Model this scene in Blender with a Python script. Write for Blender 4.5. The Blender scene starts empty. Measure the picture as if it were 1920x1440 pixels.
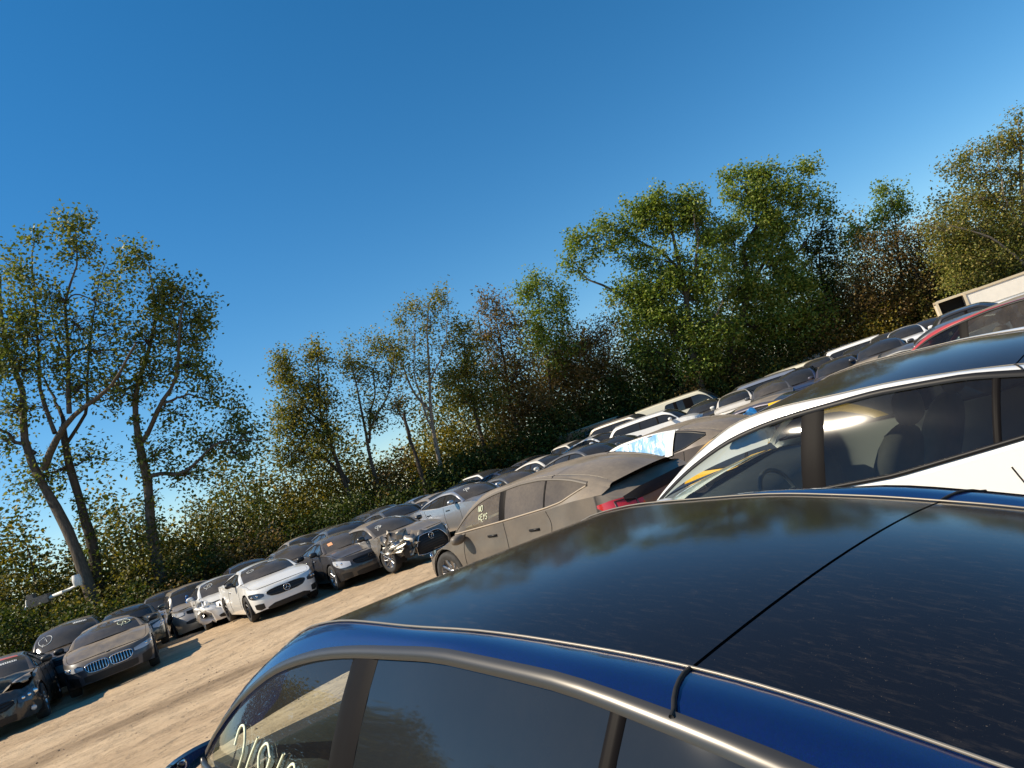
import bpy, math, random
import numpy as np
from mathutils import Vector, Matrix

# ------------------------------------------------------------------ camera, sky, sun, exposure
SC = bpy.context.scene
COL = SC.collection
CAM_H, PITCH, ROLL, FPX = 1.916, math.radians(5.15), math.radians(19.3), 1380.0


def cam_axes():
    r0 = np.array([1.0, 0, 0])
    u0 = np.array([0, -math.sin(PITCH), math.cos(PITCH)])
    f = np.array([0, math.cos(PITCH), math.sin(PITCH)])
    rx = r0 * math.cos(ROLL) - u0 * math.sin(ROLL)
    uy = r0 * math.sin(ROLL) + u0 * math.cos(ROLL)
    return rx, uy, f


RX, UY, FW = cam_axes()
cam = bpy.data.cameras.new('camera')
cam.sensor_width = 36.0
cam.lens = FPX / 1920 * 36
cam.clip_start = 0.05
cam.clip_end = 2000
camo = bpy.data.objects.new('camera', cam)
COL.objects.link(camo)
camo.matrix_world = Matrix(((RX[0], UY[0], -FW[0], 0), (RX[1], UY[1], -FW[1], 0), (RX[2], UY[2], -FW[2], CAM_H), (0, 0, 0, 1)))
SC.camera = camo

SUN_AZ, SUN_EL = math.radians(262.3), math.radians(42.8)   # clockwise from +Y
SUN_DIR = Vector((math.sin(SUN_AZ) * math.cos(SUN_EL), math.cos(SUN_AZ) * math.cos(SUN_EL), math.sin(SUN_EL)))
world = bpy.data.worlds.new('World')
SC.world = world
world.use_nodes = True
wn = world.node_tree
sky = wn.nodes.new('ShaderNodeTexSky')
sky.sky_type = 'NISHITA'
sky.sun_disc = False
sky.sun_elevation = SUN_EL
sky.sun_rotation = SUN_AZ
sky.altitude = 50
sky.air_density = 1.0
sky.dust_density = 0.0
sky.ozone_density = 3.9
hsv = wn.nodes.new('ShaderNodeHueSaturation')
hsv.inputs['Saturation'].default_value = 1.30
hsv.inputs['Hue'].default_value = 0.494
bg = wn.nodes['Background']
wn.links.new(sky.outputs[0], hsv.inputs['Color'])
wn.links.new(hsv.outputs[0], bg.inputs[0])
bg.inputs[1].default_value = 0.088
sun = bpy.data.lights.new('sun', 'SUN')
sun.energy = 4.7
sun.angle = math.radians(0.5)
sun.color = (1.0, 0.87, 0.68)
suno = bpy.data.objects.new('sun', sun)
suno.rotation_euler = (-SUN_DIR).to_track_quat('-Z', 'Y').to_euler()
suno.location = (-30, -12, 25)
COL.objects.link(suno)
SC.view_settings.view_transform = 'Standard'
SC.view_settings.look = 'None'
SC.view_settings.exposure = 0.65
SC.view_settings.gamma = 1.0
SC.view_settings.use_curve_mapping = False
SC.render.engine = 'CYCLES'
SC.cycles.use_denoising = True
SC.cycles.max_bounces = 6
SC.cycles.transparent_max_bounces = 12
SC.cycles.sample_clamp_indirect = 6.0
SC.cycles.caustics_reflective = False
SC.cycles.caustics_refractive = False

rng = np.random.default_rng(7)
random.seed(7)


def ray(px, py):
    u, w = (px - 960) / FPX, (720 - py) / FPX
    v = RX * u + UY * w + FW
    return v


def at(px, py, d):
    """world point seen at photo pixel (px, py), d metres in front of the camera along +Y"""
    v = ray(px, py)
    return np.array([0, 0, CAM_H]) + v * (d / v[1])


# ------------------------------------------------------------------ object helpers
def link(o, parent=None):
    COL.objects.link(o)
    if parent is not None:
        o.parent = parent
    return o


def mesh_np(name, V, F, smooth=True):
    V = np.asarray(V, np.float32)
    me = bpy.data.meshes.new(name)
    if isinstance(F, np.ndarray) and F.ndim == 2:
        k = F.shape[1]
        me.vertices.add(len(V))
        me.vertices.foreach_set('co', V.ravel())
        me.loops.add(F.size)
        me.loops.foreach_set('vertex_index', F.astype(np.int32).ravel())
        me.polygons.add(len(F))
        me.polygons.foreach_set('loop_start', np.arange(0, F.size, k, dtype=np.int32))
        me.polygons.foreach_set('loop_total', np.full(len(F), k, np.int32))
        me.update(calc_edges=True)
        me.validate()
    else:
        me.from_pydata([tuple(map(float, v)) for v in V], [], [tuple(int(i) for i in f) for f in F])
    if smooth:
        me.polygons.foreach_set('use_smooth', np.ones(len(me.polygons), bool))
    return me


def obj(name, me, mat, parent=None, loc=None, rot=None):
    o = bpy.data.objects.new(name, me)
    if mat is not None:
        if len(me.materials) == 0:
            me.materials.append(mat)
        elif me.materials[0] is not mat:
            o.material_slots[0].link = 'OBJECT'
            o.material_slots[0].material = mat
    if loc is not None:
        o.location = loc
    if rot is not None:
        o.rotation_euler = rot
    return link(o, parent)


def tag(o, label=None, cat=None, group=None, kind=None):
    if label: o['label'] = label
    if cat: o['category'] = cat
    if group: o['group'] = group
    if kind: o['kind'] = kind
    return o


def empty(name, loc=(0, 0, 0), rot=(0, 0, 0)):
    o = bpy.data.objects.new(name, None)
    o.empty_display_size = 0.3
    o.location = loc
    o.rotation_euler = rot
    return link(o)


class MB:
    """collects vertices and faces of one mesh"""
    def __init__(self):
        self.V, self.F = [], []

    def add(self, V, F):
        b = len(self.V)
        self.V.extend([tuple(map(float, v)) for v in V])
        self.F.extend([tuple(int(i) + b for i in f) for f in F])
        return self

    def grid(self, P, flip=False, close=False, out=None):
        """P[i][j] points -> quads; out: a point the faces turn away from"""
        P = np.asarray(P, float)
        n, m = P.shape[:2]
        if out is not None:
            a, b, c, d = P[:-1, :-1], P[:-1, 1:], P[1:, 1:], P[1:, :-1]
            flip = bool((np.cross(c - a, d - b) * ((a + b + c + d) / 4 - np.array(out))).sum() < 0)
        F = []
        for i in range(n - 1):
            for j in range(m if close else m - 1):
                a, b, c, d = i * m + j, i * m + (j + 1) % m, (i + 1) * m + (j + 1) % m, (i + 1) * m + j
                F.append((d, c, b, a) if flip else (a, b, c, d))
        return self.add(P.reshape(-1, 3), F)

    def box(self, c, s, rot=None):
        x, y, z = np.array(s) / 2.0
        V = np.array([(-x, -y, -z), (x, -y, -z), (x, y, -z), (-x, y, -z), (-x, -y, z), (x, -y, z), (x, y, z), (-x, y, z)])
        if rot is not None:
            V = V @ np.array(rot).T
        return self.add(V + np.array(c), [(0, 3, 2, 1), (4, 5, 6, 7), (0, 1, 5, 4), (1, 2, 6, 5), (2, 3, 7, 6), (3, 0, 4, 7)])

    def tube(self, P, r, n=6, cap=True):
        P = np.asarray(P, float)
        r = np.broadcast_to(np.asarray(r, float), (len(P),))
        T = np.gradient(P, axis=0)
        T /= np.linalg.norm(T, axis=1)[:, None] + 1e-12
        ref = np.array([0, 0, 1.0]) if abs(T[0][2]) < .9 else np.array([1.0, 0, 0])
        rows = []
        for p, t, rr in zip(P, T, r):
            a = np.cross(t, ref)
            a /= np.linalg.norm(a) + 1e-12
            b = np.cross(t, a)
            ref = -b if False else ref
            rows.append([p + rr * (a * math.cos(k * 2 * math.pi / n) + b * math.sin(k * 2 * math.pi / n)) for k in range(n)])
        base = len(self.V)
        self.grid(rows, close=True)
        if cap:
            self.F.append(tuple(base + k for k in range(n)))
            e = base + (len(P) - 1) * n
            self.F.append(tuple(e + n - 1 - k for k in range(n)))
        return self

    def lathe(self, prof, n=24, axis='y', c=(0, 0, 0), cap=False):
        """prof: (radius, along axis)"""
        rows = []
        for r, h in prof:
            row = []
            for k in range(n):
                a = 2 * math.pi * k / n
                if axis == 'y': row.append((c[0] + r * math.cos(a), c[1] + h, c[2] + r * math.sin(a)))
                elif axis == 'x': row.append((c[0] + h, c[1] + r * math.cos(a), c[2] + r * math.sin(a)))
                else: row.append((c[0] + r * math.cos(a), c[1] + r * math.sin(a), c[2] + h))
            rows.append(row)
        b = len(self.V)
        self.grid(rows, close=True)
        if cap:
            self.F.append(tuple(b + k for k in range(n)))
            e = b + (len(prof) - 1) * n
            self.F.append(tuple(e + k for k in reversed(range(n))))
        return self

    def ellipsoid(self, c, r, n=12, m=8, power=1.0):
        rows = []
        for i in range(m + 1):
            f = -math.pi / 2 + math.pi * i / m
            row = []
            for k in range(n):
                a = 2 * math.pi * k / n
                v = [math.cos(f) * math.cos(a), math.cos(f) * math.sin(a), math.sin(f)]
                v = [math.copysign(abs(q) ** power, q) for q in v]
                row.append((c[0] + r[0] * v[0], c[1] + r[1] * v[1], c[2] + r[2] * v[2]))
            rows.append(row)
        return self.grid(rows, close=True)

    def mesh(self, name, smooth=True):
        me = bpy.data.meshes.new(name)
        me.from_pydata(self.V, [], self.F)
        me.validate()
        if smooth:
            me.polygons.foreach_set('use_smooth', np.ones(len(me.polygons), bool))
        return me

    def build(self, name, mat, parent=None, smooth=True):
        return obj(name, self.mesh(name, smooth), mat, parent)


def cub(k, v, x):
    """monotone cubic through the knots"""
    k = np.asarray(k, float); v = np.asarray(v, float)
    x = np.clip(np.asarray(x, float), k[0], k[-1])
    h = np.diff(k); d = np.diff(v) / h
    m = np.empty(len(k))
    m[0], m[-1] = d[0], d[-1]
    for i in range(1, len(k) - 1):
        if d[i - 1] * d[i] <= 0: m[i] = 0
        else:
            w1, w2 = 2 * h[i] + h[i - 1], h[i] + 2 * h[i - 1]
            m[i] = (w1 + w2) / (w1 / d[i - 1] + w2 / d[i])
    i = np.clip(np.searchsorted(k, x) - 1, 0, len(k) - 2)
    t = (x - k[i]) / h[i]
    return (2*t**3 - 3*t**2 + 1)*v[i] + (t**3 - 2*t**2 + t)*h[i]*m[i] + (-2*t**3 + 3*t**2)*v[i + 1] + (t**3 - t**2)*h[i]*m[i + 1]


def sst(a, b, x):
    t = (x - a) / (b - a)
    t = 0.0 if t < 0 else 1.0 if t > 1 else t
    return t * t * (3 - 2 * t)


def sstep(a, b, x):
    t = np.clip((np.asarray(x, float) - a) / (b - a), 0, 1)
    return t * t * (3 - 2 * t)


# ------------------------------------------------------------------ materials
def new_mat(name):
    m = bpy.data.materials.new(name)
    m.use_nodes = True
    nt = m.node_tree
    for n in list(nt.nodes):
        nt.nodes.remove(n)
    out = nt.nodes.new('ShaderNodeOutputMaterial')
    return m, nt, out


def nd(nt, t, **kw):
    n = nt.nodes.new('ShaderNode' + t)
    for k, v in kw.items():
        if k.startswith('i_'):
            n.inputs[k[2:].replace('_', ' ')].default_value = v
        else:
            setattr(n, k, v)
    return n


def principled(nt, base=(.5, .5, .5), rough=.5, metal=0.0, coat=0.0, spec=.5, coat_rough=.03):
    p = nt.nodes.new('ShaderNodeBsdfPrincipled')
    p.inputs['Base Color'].default_value = (*base, 1)
    p.inputs['Roughness'].default_value = rough
    p.inputs['Metallic'].default_value = metal
    p.inputs['Coat Weight'].default_value = coat
    p.inputs['Coat Roughness'].default_value = coat_rough
    p.inputs['Specular IOR Level'].default_value = spec
    return p


def noise(nt, scale, detail=4, rough=.55, vec=None, coord='Object', stretch=None):
    n = nd(nt, 'TexNoise')
    n.inputs['Scale'].default_value = scale
    n.inputs['Detail'].default_value = detail
    n.inputs['Roughness'].default_value = rough
    if vec is None:
        tc = nd(nt, 'TexCoord')
        vec = tc.outputs[coord]
    if stretch is not None:
        mp = nd(nt, 'Mapping')
        mp.inputs['Scale'].default_value = stretch
        nt.links.new(vec, mp.inputs['Vector'])
        vec = mp.outputs[0]
    nt.links.new(vec, n.inputs['Vector'])
    return n


def ramp(nt, src, p0, p1, c0=(0, 0, 0), c1=(1, 1, 1)):
    r = nd(nt, 'ValToRGB')
    r.color_ramp.elements[0].position = p0
    r.color_ramp.elements[1].position = p1
    r.color_ramp.elements[0].color = (*c0, 1)
    r.color_ramp.elements[1].color = (*c1, 1)
    nt.links.new(src, r.inputs['Fac'])
    return r


def math_n(nt, op, a, b=None, clamp=False):
    m = nd(nt, 'Math', operation=op)
    m.use_clamp = clamp
    for i, v in enumerate((a, b)):
        if v is None: continue
        if isinstance(v, (int, float)): m.inputs[i].default_value = v
        else: nt.links.new(v, m.inputs[i])
    return m.outputs[0]


DUST = (.285, .235, .18)


def dust_factor(nt, top, side, scale=3.0, lo=.35, hi=.65):
    """settled dust: mostly on upward faces, blotchy"""
    g = nd(nt, 'NewGeometry')
    sx = nd(nt, 'SeparateXYZ')
    nt.links.new(g.outputs['Normal'], sx.inputs[0])
    up = ramp(nt, sx.outputs['Z'], .15, .8)
    n1 = noise(nt, scale, 5, .6)
    r1 = ramp(nt, n1.outputs['Fac'], lo, hi)
    n2 = noise(nt, scale * 14, 4, .7)
    r2 = ramp(nt, n2.outputs['Fac'], .3, .75, (.72, .72, .72), (1, 1, 1))
    base = math_n(nt, 'ADD', math_n(nt, 'MULTIPLY', up.outputs[0], top - side), side)
    v = math_n(nt, 'MULTIPLY', base, math_n(nt, 'ADD', math_n(nt, 'MULTIPLY', r1.outputs[0], .45), .55))
    return math_n(nt, 'MULTIPLY', v, r2.outputs[0], clamp=True)


_paint = {}


def paint(name, col, dust=(.25, .06), metal=0.0, rough=.28, coat=1.0, flake=False):
    key = (name,)
    if key in _paint: return _paint[key]
    m, nt, out = new_mat(name)
    p = principled(nt, col, rough, metal, coat, .5)
    if flake:
        fl = nd(nt, 'TexVoronoi')
        fl.inputs['Scale'].default_value = 900
        tc = nd(nt, 'TexCoord')
        nt.links.new(tc.outputs['Object'], fl.inputs['Vector'])
        mx = nd(nt, 'MixRGB', blend_type='MULTIPLY')
        mx.inputs[0].default_value = .5
        mx.inputs[1].default_value = (*col, 1)
        nt.links.new(fl.outputs['Color'], mx.inputs[2])
        nt.links.new(mx.outputs[0], p.inputs['Base Color'])
    d = nd(nt, 'BsdfDiffuse')
    d.inputs['Color'].default_value = (*DUST, 1)
    mix = nd(nt, 'MixShader')
    nt.links.new(dust_factor(nt, *dust), mix.inputs[0])
    nt.links.new(p.outputs[0], mix.inputs[1])
    nt.links.new(d.outputs[0], mix.inputs[2])
    nt.links.new(mix.outputs[0], out.inputs[0])
    _paint[key] = m
    return m


def plain(name, col, rough=.5, metal=0.0, coat=0.0, spec=.5, var=0.0, vscale=8.0, bump=0.0):
    key = ('plain', name)
    if key in _paint: return _paint[key]
    m, nt, out = new_mat(name)
    p = principled(nt, col, rough, metal, coat, spec)
    if var or bump:
        n = noise(nt, vscale, 5, .6)
    if var:
        r = ramp(nt, n.outputs['Fac'], .3, .7, tuple(c * (1 - var) for c in col), tuple(min(1, c * (1 + var)) for c in col))
        nt.links.new(r.outputs[0], p.inputs['Base Color'])
    if bump:
        b = nd(nt, 'Bump')
        b.inputs['Strength'].default_value = bump
        b.inputs['Distance'].default_value = .02
        nt.links.new(n.outputs['Fac'], b.inputs['Height'])
        nt.links.new(b.outputs[0], p.inputs['Normal'])
    nt.links.new(p.outputs[0], out.inputs[0])
    _paint[key] = m
    return m


def glass(name, tint=(.55, .62, .58), dust=(.12, .05), opaque=False, dark=(.012, .015, .018), grime=3.0, refl=1.5, haze=0.0):
    """window glass; opaque = privacy or unlit dark pane"""
    key = ('glass', name)
    if key in _paint: return _paint[key]
    m, nt, out = new_mat(name)
    if opaque:
        p = principled(nt, dark, .04, 0, 0, .5)
        p.inputs['IOR'].default_value = refl
        body = p.outputs[0]
    else:
        tr = nd(nt, 'BsdfTransparent')
        tr.inputs['Color'].default_value = (*tint, 1)
        gl = nd(nt, 'BsdfGlossy')
        gl.inputs['Roughness'].default_value = .02
        fr = nd(nt, 'Fresnel')
        fr.inputs['IOR'].default_value = refl
        gls = gl.outputs[0]
        if haze:                                   # thin film of dirt that spreads the sun's reflection
            g2 = nd(nt, 'BsdfGlossy')
            g2.inputs['Roughness'].default_value = .10
            mh = nd(nt, 'MixShader')
            mh.inputs[0].default_value = haze
            nt.links.new(gls, mh.inputs[1])
            nt.links.new(g2.outputs[0], mh.inputs[2])
            gls = mh.outputs[0]
        mx = nd(nt, 'MixShader')
        nt.links.new(fr.outputs[0], mx.inputs[0])
        nt.links.new(tr.outputs[0], mx.inputs[1])
        nt.links.new(gls, mx.inputs[2])
        body = mx.outputs[0]
    d = nd(nt, 'BsdfDiffuse')
    d.inputs['Color'].default_value = (*DUST, 1)
    mix = nd(nt, 'MixShader')
    nt.links.new(dust_factor(nt, dust[0], dust[1], grime), mix.inputs[0])
    nt.links.new(body, mix.inputs[1])
    nt.links.new(d.outputs[0], mix.inputs[2])
    nt.links.new(mix.outputs[0], out.inputs[0])
    _paint[key] = m
    return m


M_BLACK = plain('black_plastic', (.018, .018, .019), .45)
M_TRIM = plain('satin_trim', (.012, .012, .013), .45, 0, spec=.2)
M_DARK = plain('dark_cavity', (.008, .008, .009), .9)
M_RUBBER = plain('tyre_rubber', (.025, .024, .023), .8, var=.4, vscale=20)
M_RIM = plain('alloy_rim', (.42, .42, .43), .3, .9)
M_RIMK = plain('black_rim', (.03, .03, .032), .35, .5)
M_CHROME = plain('chrome', (.72, .72, .74), .15, 1.0)
M_SATIN = plain('satin_grey_metal', (.085, .082, .078), .34, .75, spec=.3)
M_LAMP = plain('headlamp_glass', (.50, .51, .52), .08, .15, 1.0)
M_LAMPD = plain('smoked_headlamp', (.05, .055, .065), .06, .2, 1.0)
M_RED = plain('tail_lamp_red', (.38, .015, .012), .15, 0, 1.0)
M_AMBER = plain('amber_lens', (.7, .24, .05), .2, 0, .6)
M_STICK = plain('paper_sticker', (.72, .72, .68), .7, var=.12, vscale=40)
M_CHALK = plain('paint_marker', (.82, .86, .62), .8)
M_CHALKW = plain('white_paint_marker', (.8, .82, .8), .8)
M_PRINT = plain('black_print', (.02, .02, .02), .6)
M_MESH = plain('grille_mesh', (.012, .012, .013), .5, .2)
M_TARP = plain('blue_tape', (.03, .22, .55), .35, 0, .3)
M_ORANGE = plain('orange_notice', (.75, .34, .16), .7)
M_YELLOW_TAG = plain('yellow_tag', (.85, .55, .02), .5)
M_SEATL = plain('pale_seat_leather', (.50, .47, .40), .6, var=.1)
M_SEATD = plain('dark_seat', (.03, .03, .032), .6, var=.2)
M_METALRAW = plain('crumpled_bare_metal', (.45, .43, .38), .4, .6, var=.3, vscale=9)
G_DARK = glass('dark_window', opaque=True, dust=(.09, .04))
G_PRIV = glass('privacy_window', opaque=True, dust=(.03, .012), refl=1.5)
G_DUSTY = glass('dusty_windscreen', opaque=True, dust=(.27, .12), dark=(.02, .022, .024))
G_FILM = glass('lightly_dusty_windscreen', opaque=True, dust=(.24, .10), dark=(.02, .022, .024))
G_COAT = glass('dust_coated_glass', opaque=True, dust=(.97, .42), dark=(.05, .045, .04), grime=1.2)
G_CLEAR = glass('clear_window', (.80, .89, .85), (.06, .02), refl=1.5)
G_ROOF = glass('glass_roof', opaque=True, dust=(.06, .02), dark=(.004, .005, .007), refl=1.5)
# ------------------------------------------------------------------ vehicle shapes
# x is measured in metres from the front bumper backwards; the built car points to local +X
class Shape:
    def __init__(s, L=4.8, W=1.86, wr=.34, fo=.86, ro=3.72, sill=.21, top=None, nose=None, tail=None, R=None, G=None, fwd=None, crown=None,
                 hx=2.0, rx=3.2, dlob=None, dlot=None, splits=(), fa=.8, fn=2.9, ra=.55, rn=3.4, hood_c=.055, deck_c=.03, widths=None, hood_ridge=.012,
                 side=((.15, .07), (.3, .02), (.5, .0), (.68, .012), (.85, .035), (1.1, .07), (1.4, .10)), arch=.05, glass_roof=False, hatch=None):
        s.__dict__.update(locals())
        s.hw = W / 2
        s._tab = {}
        s.widths = widths or ((0, .97), (L * .3, 1.0), (L * .75, 1.0), (L, .96))
        s.nose = nose or ((.1, .10), (.25, .02), (.45, 0), (.6, .03), (.75, .12), (.9, .22))
        s.tail = tail or ((.1, .12), (.3, .02), (.5, 0), (.7, .02), (.9, .08), (1.1, .14))

    def k(s, knots, x, i=1):
        key = (id(knots), i)
        t = s._tab.get(key)
        if t is None:
            a = np.array(knots, float)
            q = np.linspace(a[0, 0], a[-1, 0], 801)
            t = (a[0, 0], 800 / (a[-1, 0] - a[0, 0]), cub(a[:, 0], a[:, i], q).tolist())
            s._tab[key] = t
        u = (x - t[0]) * t[1]
        if u <= 0: return t[2][0]
        if u >= 800: return t[2][-1]
        n = int(u)
        return t[2][n] + (t[2][n + 1] - t[2][n]) * (u - n)

    def lin(s, knots, x):
        if x <= knots[0][0]: return knots[0][1]
        for a, b in zip(knots, knots[1:]):
            if x <= b[0]: return a[1] + (b[1] - a[1]) * (x - a[0]) / (b[0] - a[0])
        return knots[-1][1]

    def plan_front(s, th):
        e = 2 / s.fn
        return s.fa * (1 - math.cos(th) ** e if th < math.pi / 2 - 1e-9 else 1.0), s.hw * math.sin(th) ** e * float(s.lin(s.widths, 0.3))

    def plan_rear(s, th):
        e = 2 / s.rn
        return s.L - s.ra * (1 - math.cos(th) ** e if th < math.pi / 2 - 1e-9 else 1.0), s.hw * math.sin(th) ** e * float(s.lin(s.widths, s.L - .3))

    def wside(s, x):
        return s.hw * float(s.k(s.widths, x))

    def ring(s, x, y, z):
        """plan point (x, y>=0 or <0) lifted to height z on the body skin"""
        f = float(s.k(s.nose, z)) * (1 - (sst(0, s.fa * 1.15, x)))
        r = float(s.k(s.tail, z)) * (1 - (sst(0, s.ra * 1.2, s.L - x)))
        si = float(s.k(s.side, z))
        return np.array([s.L / 2 - (x + f - r), y * (1 - si / s.hw), z])

    def ztop(s, x):
        return float(s.k(s.top, x))

    def stations(s):
        st = []
        for i in range(16):
            x, y = s.plan_front(math.pi / 2 * i / 16)
            st.append((x, y))
        xs = list(np.linspace(s.fa, s.L - s.ra, 34))
        Ra = s.wr + s.arch
        for c in (s.fo, s.ro):
            xs = [x for x in xs if abs(x - c) > Ra + .03]
            xs += [c + Ra * math.cos(a) for a in np.linspace(0, math.pi, 17)] + [c - Ra - .004, c + Ra + .004]
        for x in sorted(xs):
            fx, fy = s.plan_front(min(math.pi / 2, math.acos(max(0, 1 - x / s.fa) ** (s.fn / 2)))) if x < s.fa else (x, s.wside(x))
            if x > s.L - s.ra:
                q = max(0, 1 - (s.L - x) / s.ra)
                fy = s.plan_rear(math.acos(q ** (s.rn / 2)))[1]
            st.append((x, fy))
        for i in range(12, -1, -1):
            st.append(s.plan_rear(math.pi / 2 * i / 12.001))
        st = sorted(st, key=lambda p: p[0])
        out = [st[0]]
        for p in st[1:]:
            if p[0] - out[-1][0] > .0025: out.append(p)
        return out

    def zbot(s, x):
        Ra = s.wr + s.arch
        zb = s.sill + .03 * (sst(.5, 0, x)) + .06 * (sst(.6, 0, s.L - x))
        for c in (s.fo, s.ro):
            d = abs(x - c)
            if d <= Ra + 1e-6:
                zb = max(zb, s.wr + math.sqrt(max(0, Ra * Ra - d * d)))
        return zb

    # greenhouse lines
    def Rp(s, x):
        return np.array([s.L / 2 - x, s.k(s.R, x, 1), s.k(s.R, x, 2)], float)

    def Gp(s, x):
        return np.array([s.L / 2 - x, s.k(s.G, x, 1), s.k(s.G, x, 2)], float)

    def yplan(s, x):
        if x < s.fa: return s.plan_front(math.acos(max(0, 1 - x / s.fa) ** (s.fn / 2)))[1]
        if x > s.L - s.ra: return s.plan_rear(math.acos(max(0, 1 - (s.L - x) / s.ra) ** (s.rn / 2)))[1]
        return s.wside(x)

    def Dp(s, x):
        return s.ring(x, s.yplan(x), s.ztop(x))

    def Sp(s, x, t, off=0.0):
        d, r = s.Dp(x), s.Rp(x)
        p = d * (1 - t) + r * t
        p[0] = s.L / 2 - x
        p[1] += .018 * 4 * t * (1 - t) * min(1, max(0, (r[2] - d[2]) / .3))
        n = np.array([0, r[2] - d[2], d[1] - r[1]])
        l = np.linalg.norm(n)
        if l > 1e-4: p = p + n / l * off
        return p

    def tz(s, x, z):
        d, r = s.ztop(x), float(s.k(s.R, x, 2))
        return (z - d) / max(.02, r - d)

    def t_lo(s, x): return min(1, max(0, s.tz(x, float(s.lin(s.dlob, x)))))

    def t_hi(s, x): return min(.992, max(s.t_lo(x), s.tz(x, float(s.k(s.dlot, x)))))

    def Top(s, x, v, off=0.0):
        g = s.Gp(x)
        q = 1 - v * v
        return np.array([g[0] + float(s.k(s.fwd, x)) * q, v * g[1], g[2] + float(s.k(s.crown, x)) * q + off])

    # plan arc for front patches: signed distance from the nose centre
    def arc(s):
        if hasattr(s, '_arc'): return s._arc
        pts = [s.plan_front(math.pi / 2 * i / 60) for i in range(61)]
        pts += [(x, s.wside(x)) for x in np.linspace(s.fa, s.fa + 1.2, 20)[1:]]
        pts = np.array(pts)
        l = np.r_[0, np.cumsum(np.linalg.norm(np.diff(pts, axis=0), axis=1))]
        s._arc = (l, pts)
        return s._arc

    def arc_r(s):
        if hasattr(s, '_arcr'): return s._arcr
        pts = [s.plan_rear(math.pi / 2 * i / 60) for i in range(61)]
        pts += [(x, s.wside(x)) for x in np.linspace(s.L - s.ra, s.L - s.ra - 1.0, 20)[1:]]
        pts = np.array(pts)
        l = np.r_[0, np.cumsum(np.linalg.norm(np.diff(pts, axis=0), axis=1))]
        s._arcr = (l, pts)
        return s._arcr

    def Fp(s, a, z, off=0.0, rear=False):
        l, pts = s.arc_r() if rear else s.arc()

        def P(aa, zz):
            x = np.interp(abs(aa), l, pts[:, 0]); y = np.interp(abs(aa), l, pts[:, 1])
            return s.ring(float(x), math.copysign(float(y), aa) if aa else 0.0, zz)
        p = P(a, z)
        if off:
            sg = 1 if a >= 0 else -1
            u = P(a + sg * .01, z) - P(a - sg * .01 if abs(a) > .011 else a, z)
            w = P(a, z + .01) - P(a, z - .01)
            n = np.cross(u, w) * sg
            n /= np.linalg.norm(n) + 1e-9
            if rear: n = -n
            if (n[0] < 0) != rear and abs(n[0]) > .3: n = -n
            p = p + n * off
        return p


def patch_mesh(s, rows, off=.004, n=12, m=5, rear=False, mirror=False, depth=0.0):
    """rows: (arc, zlo, zhi) along the fascia -> curved panel"""
    rows = np.array(rows, float)
    k = np.linspace(0, 1, len(rows))
    q = np.linspace(0, 1, n)
    A = [np.interp(q, k, rows[:, i]) for i in range(3)]
    mb = MB()
    for sg in ((1, -1) if mirror else (1,)):
        P = [[s.Fp(sg * a, lo + (hi - lo) * j / (m - 1), off, rear) for j in range(m)] for a, lo, hi in zip(*A)]
        mb.grid(P, out=OC)
        if depth:
            B = [[s.Fp(sg * a, lo + (hi - lo) * j / (m - 1), off - depth, rear) for j in range(m)] for a, lo, hi in zip(*A)]
            P, B = np.array(P), np.array(B)
            ring = [(i, 0) for i in range(n)] + [(n - 1, j) for j in range(1, m)] + [(i, m - 1) for i in range(n - 2, -1, -1)] + [(0, j) for j in range(m - 2, 0, -1)]
            mb.grid([[P[a, b] for a, b in ring], [B[a, b] for a, b in ring]], close=True)
    return mb


def outline_tube(s, rows, r=.01, off=.008, rear=False, mirror=False, n=14):
    rows = np.array(rows, float)
    k = np.linspace(0, 1, len(rows)); q = np.linspace(0, 1, n)
    A = [np.interp(q, k, rows[:, i]) for i in range(3)]
    mb = MB()
    for sg in ((1, -1) if mirror else (1,)):
        path = [s.Fp(sg * a, lo, off, rear) for a, lo, hi in zip(*A)] + [s.Fp(sg * a, hi, off, rear) for a, lo, hi in reversed(list(zip(*A)))]
        path.append(path[0])
        mb.tube(path, r, 5, cap=False)
    return mb


OC = (0, 0, .6)
M_PILLAR = plain('pillar_black', (.007, .006, .006), .5, spec=.05)
_wheel = {}


def wheel_meshes(wr, style):
    key = (round(wr, 3), style)
    if key in _wheel: return _wheel[key]
    w = .225
    t = MB().lathe([(wr * .66, -w * .44), (wr * .80, -w * .5), (wr * .94, -w * .48), (wr * .99, -w * .36), (wr, -w * .12), (wr, w * .12), (wr * .99, w * .36), (wr * .94, w * .48), (wr * .80, w * .5), (wr * .66, w * .44)], 28, 'y')
    r = MB()
    ri = wr * .70
    r.lathe([(ri, .10), (ri * .97, .088), (ri * .94, .06), (ri * .93, -.08)], 28, 'y')
    r.lathe([(ri * .93, -.02), (.02, -.02)], 20, 'y')     # dark disc behind comes from shading depth
    n = {'ten': 10, 'five': 5, 'steel': 8}.get(style, 5)
    for i in range(n):
        a = 2 * math.pi * i / n
        ca, sa = math.cos(a), math.sin(a)
        wd = .030 if n == 10 else .055
        P = []
        for rad, ww, dep in ((.045, wd * .7, .055), (ri * .55, wd * .8, .075), (ri * .96, wd, .092)):
            P.append([(rad * ca - q * ww * sa, dep - .0 * abs(q), rad * sa + q * ww * ca) for q in (-1, -.6, .6, 1)])
        P = np.array(P)
        P[:, 0, 1] -= .03; P[:, 3, 1] -= .03
        r.grid(P); r.grid(P, flip=True)
    r.lathe([(.07, .06), (.055, .078), (.001, .08)], 12, 'y')
    _wheel[key] = (t.mesh('tyre'), r.mesh('rim'))
    return _wheel[key]


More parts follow.
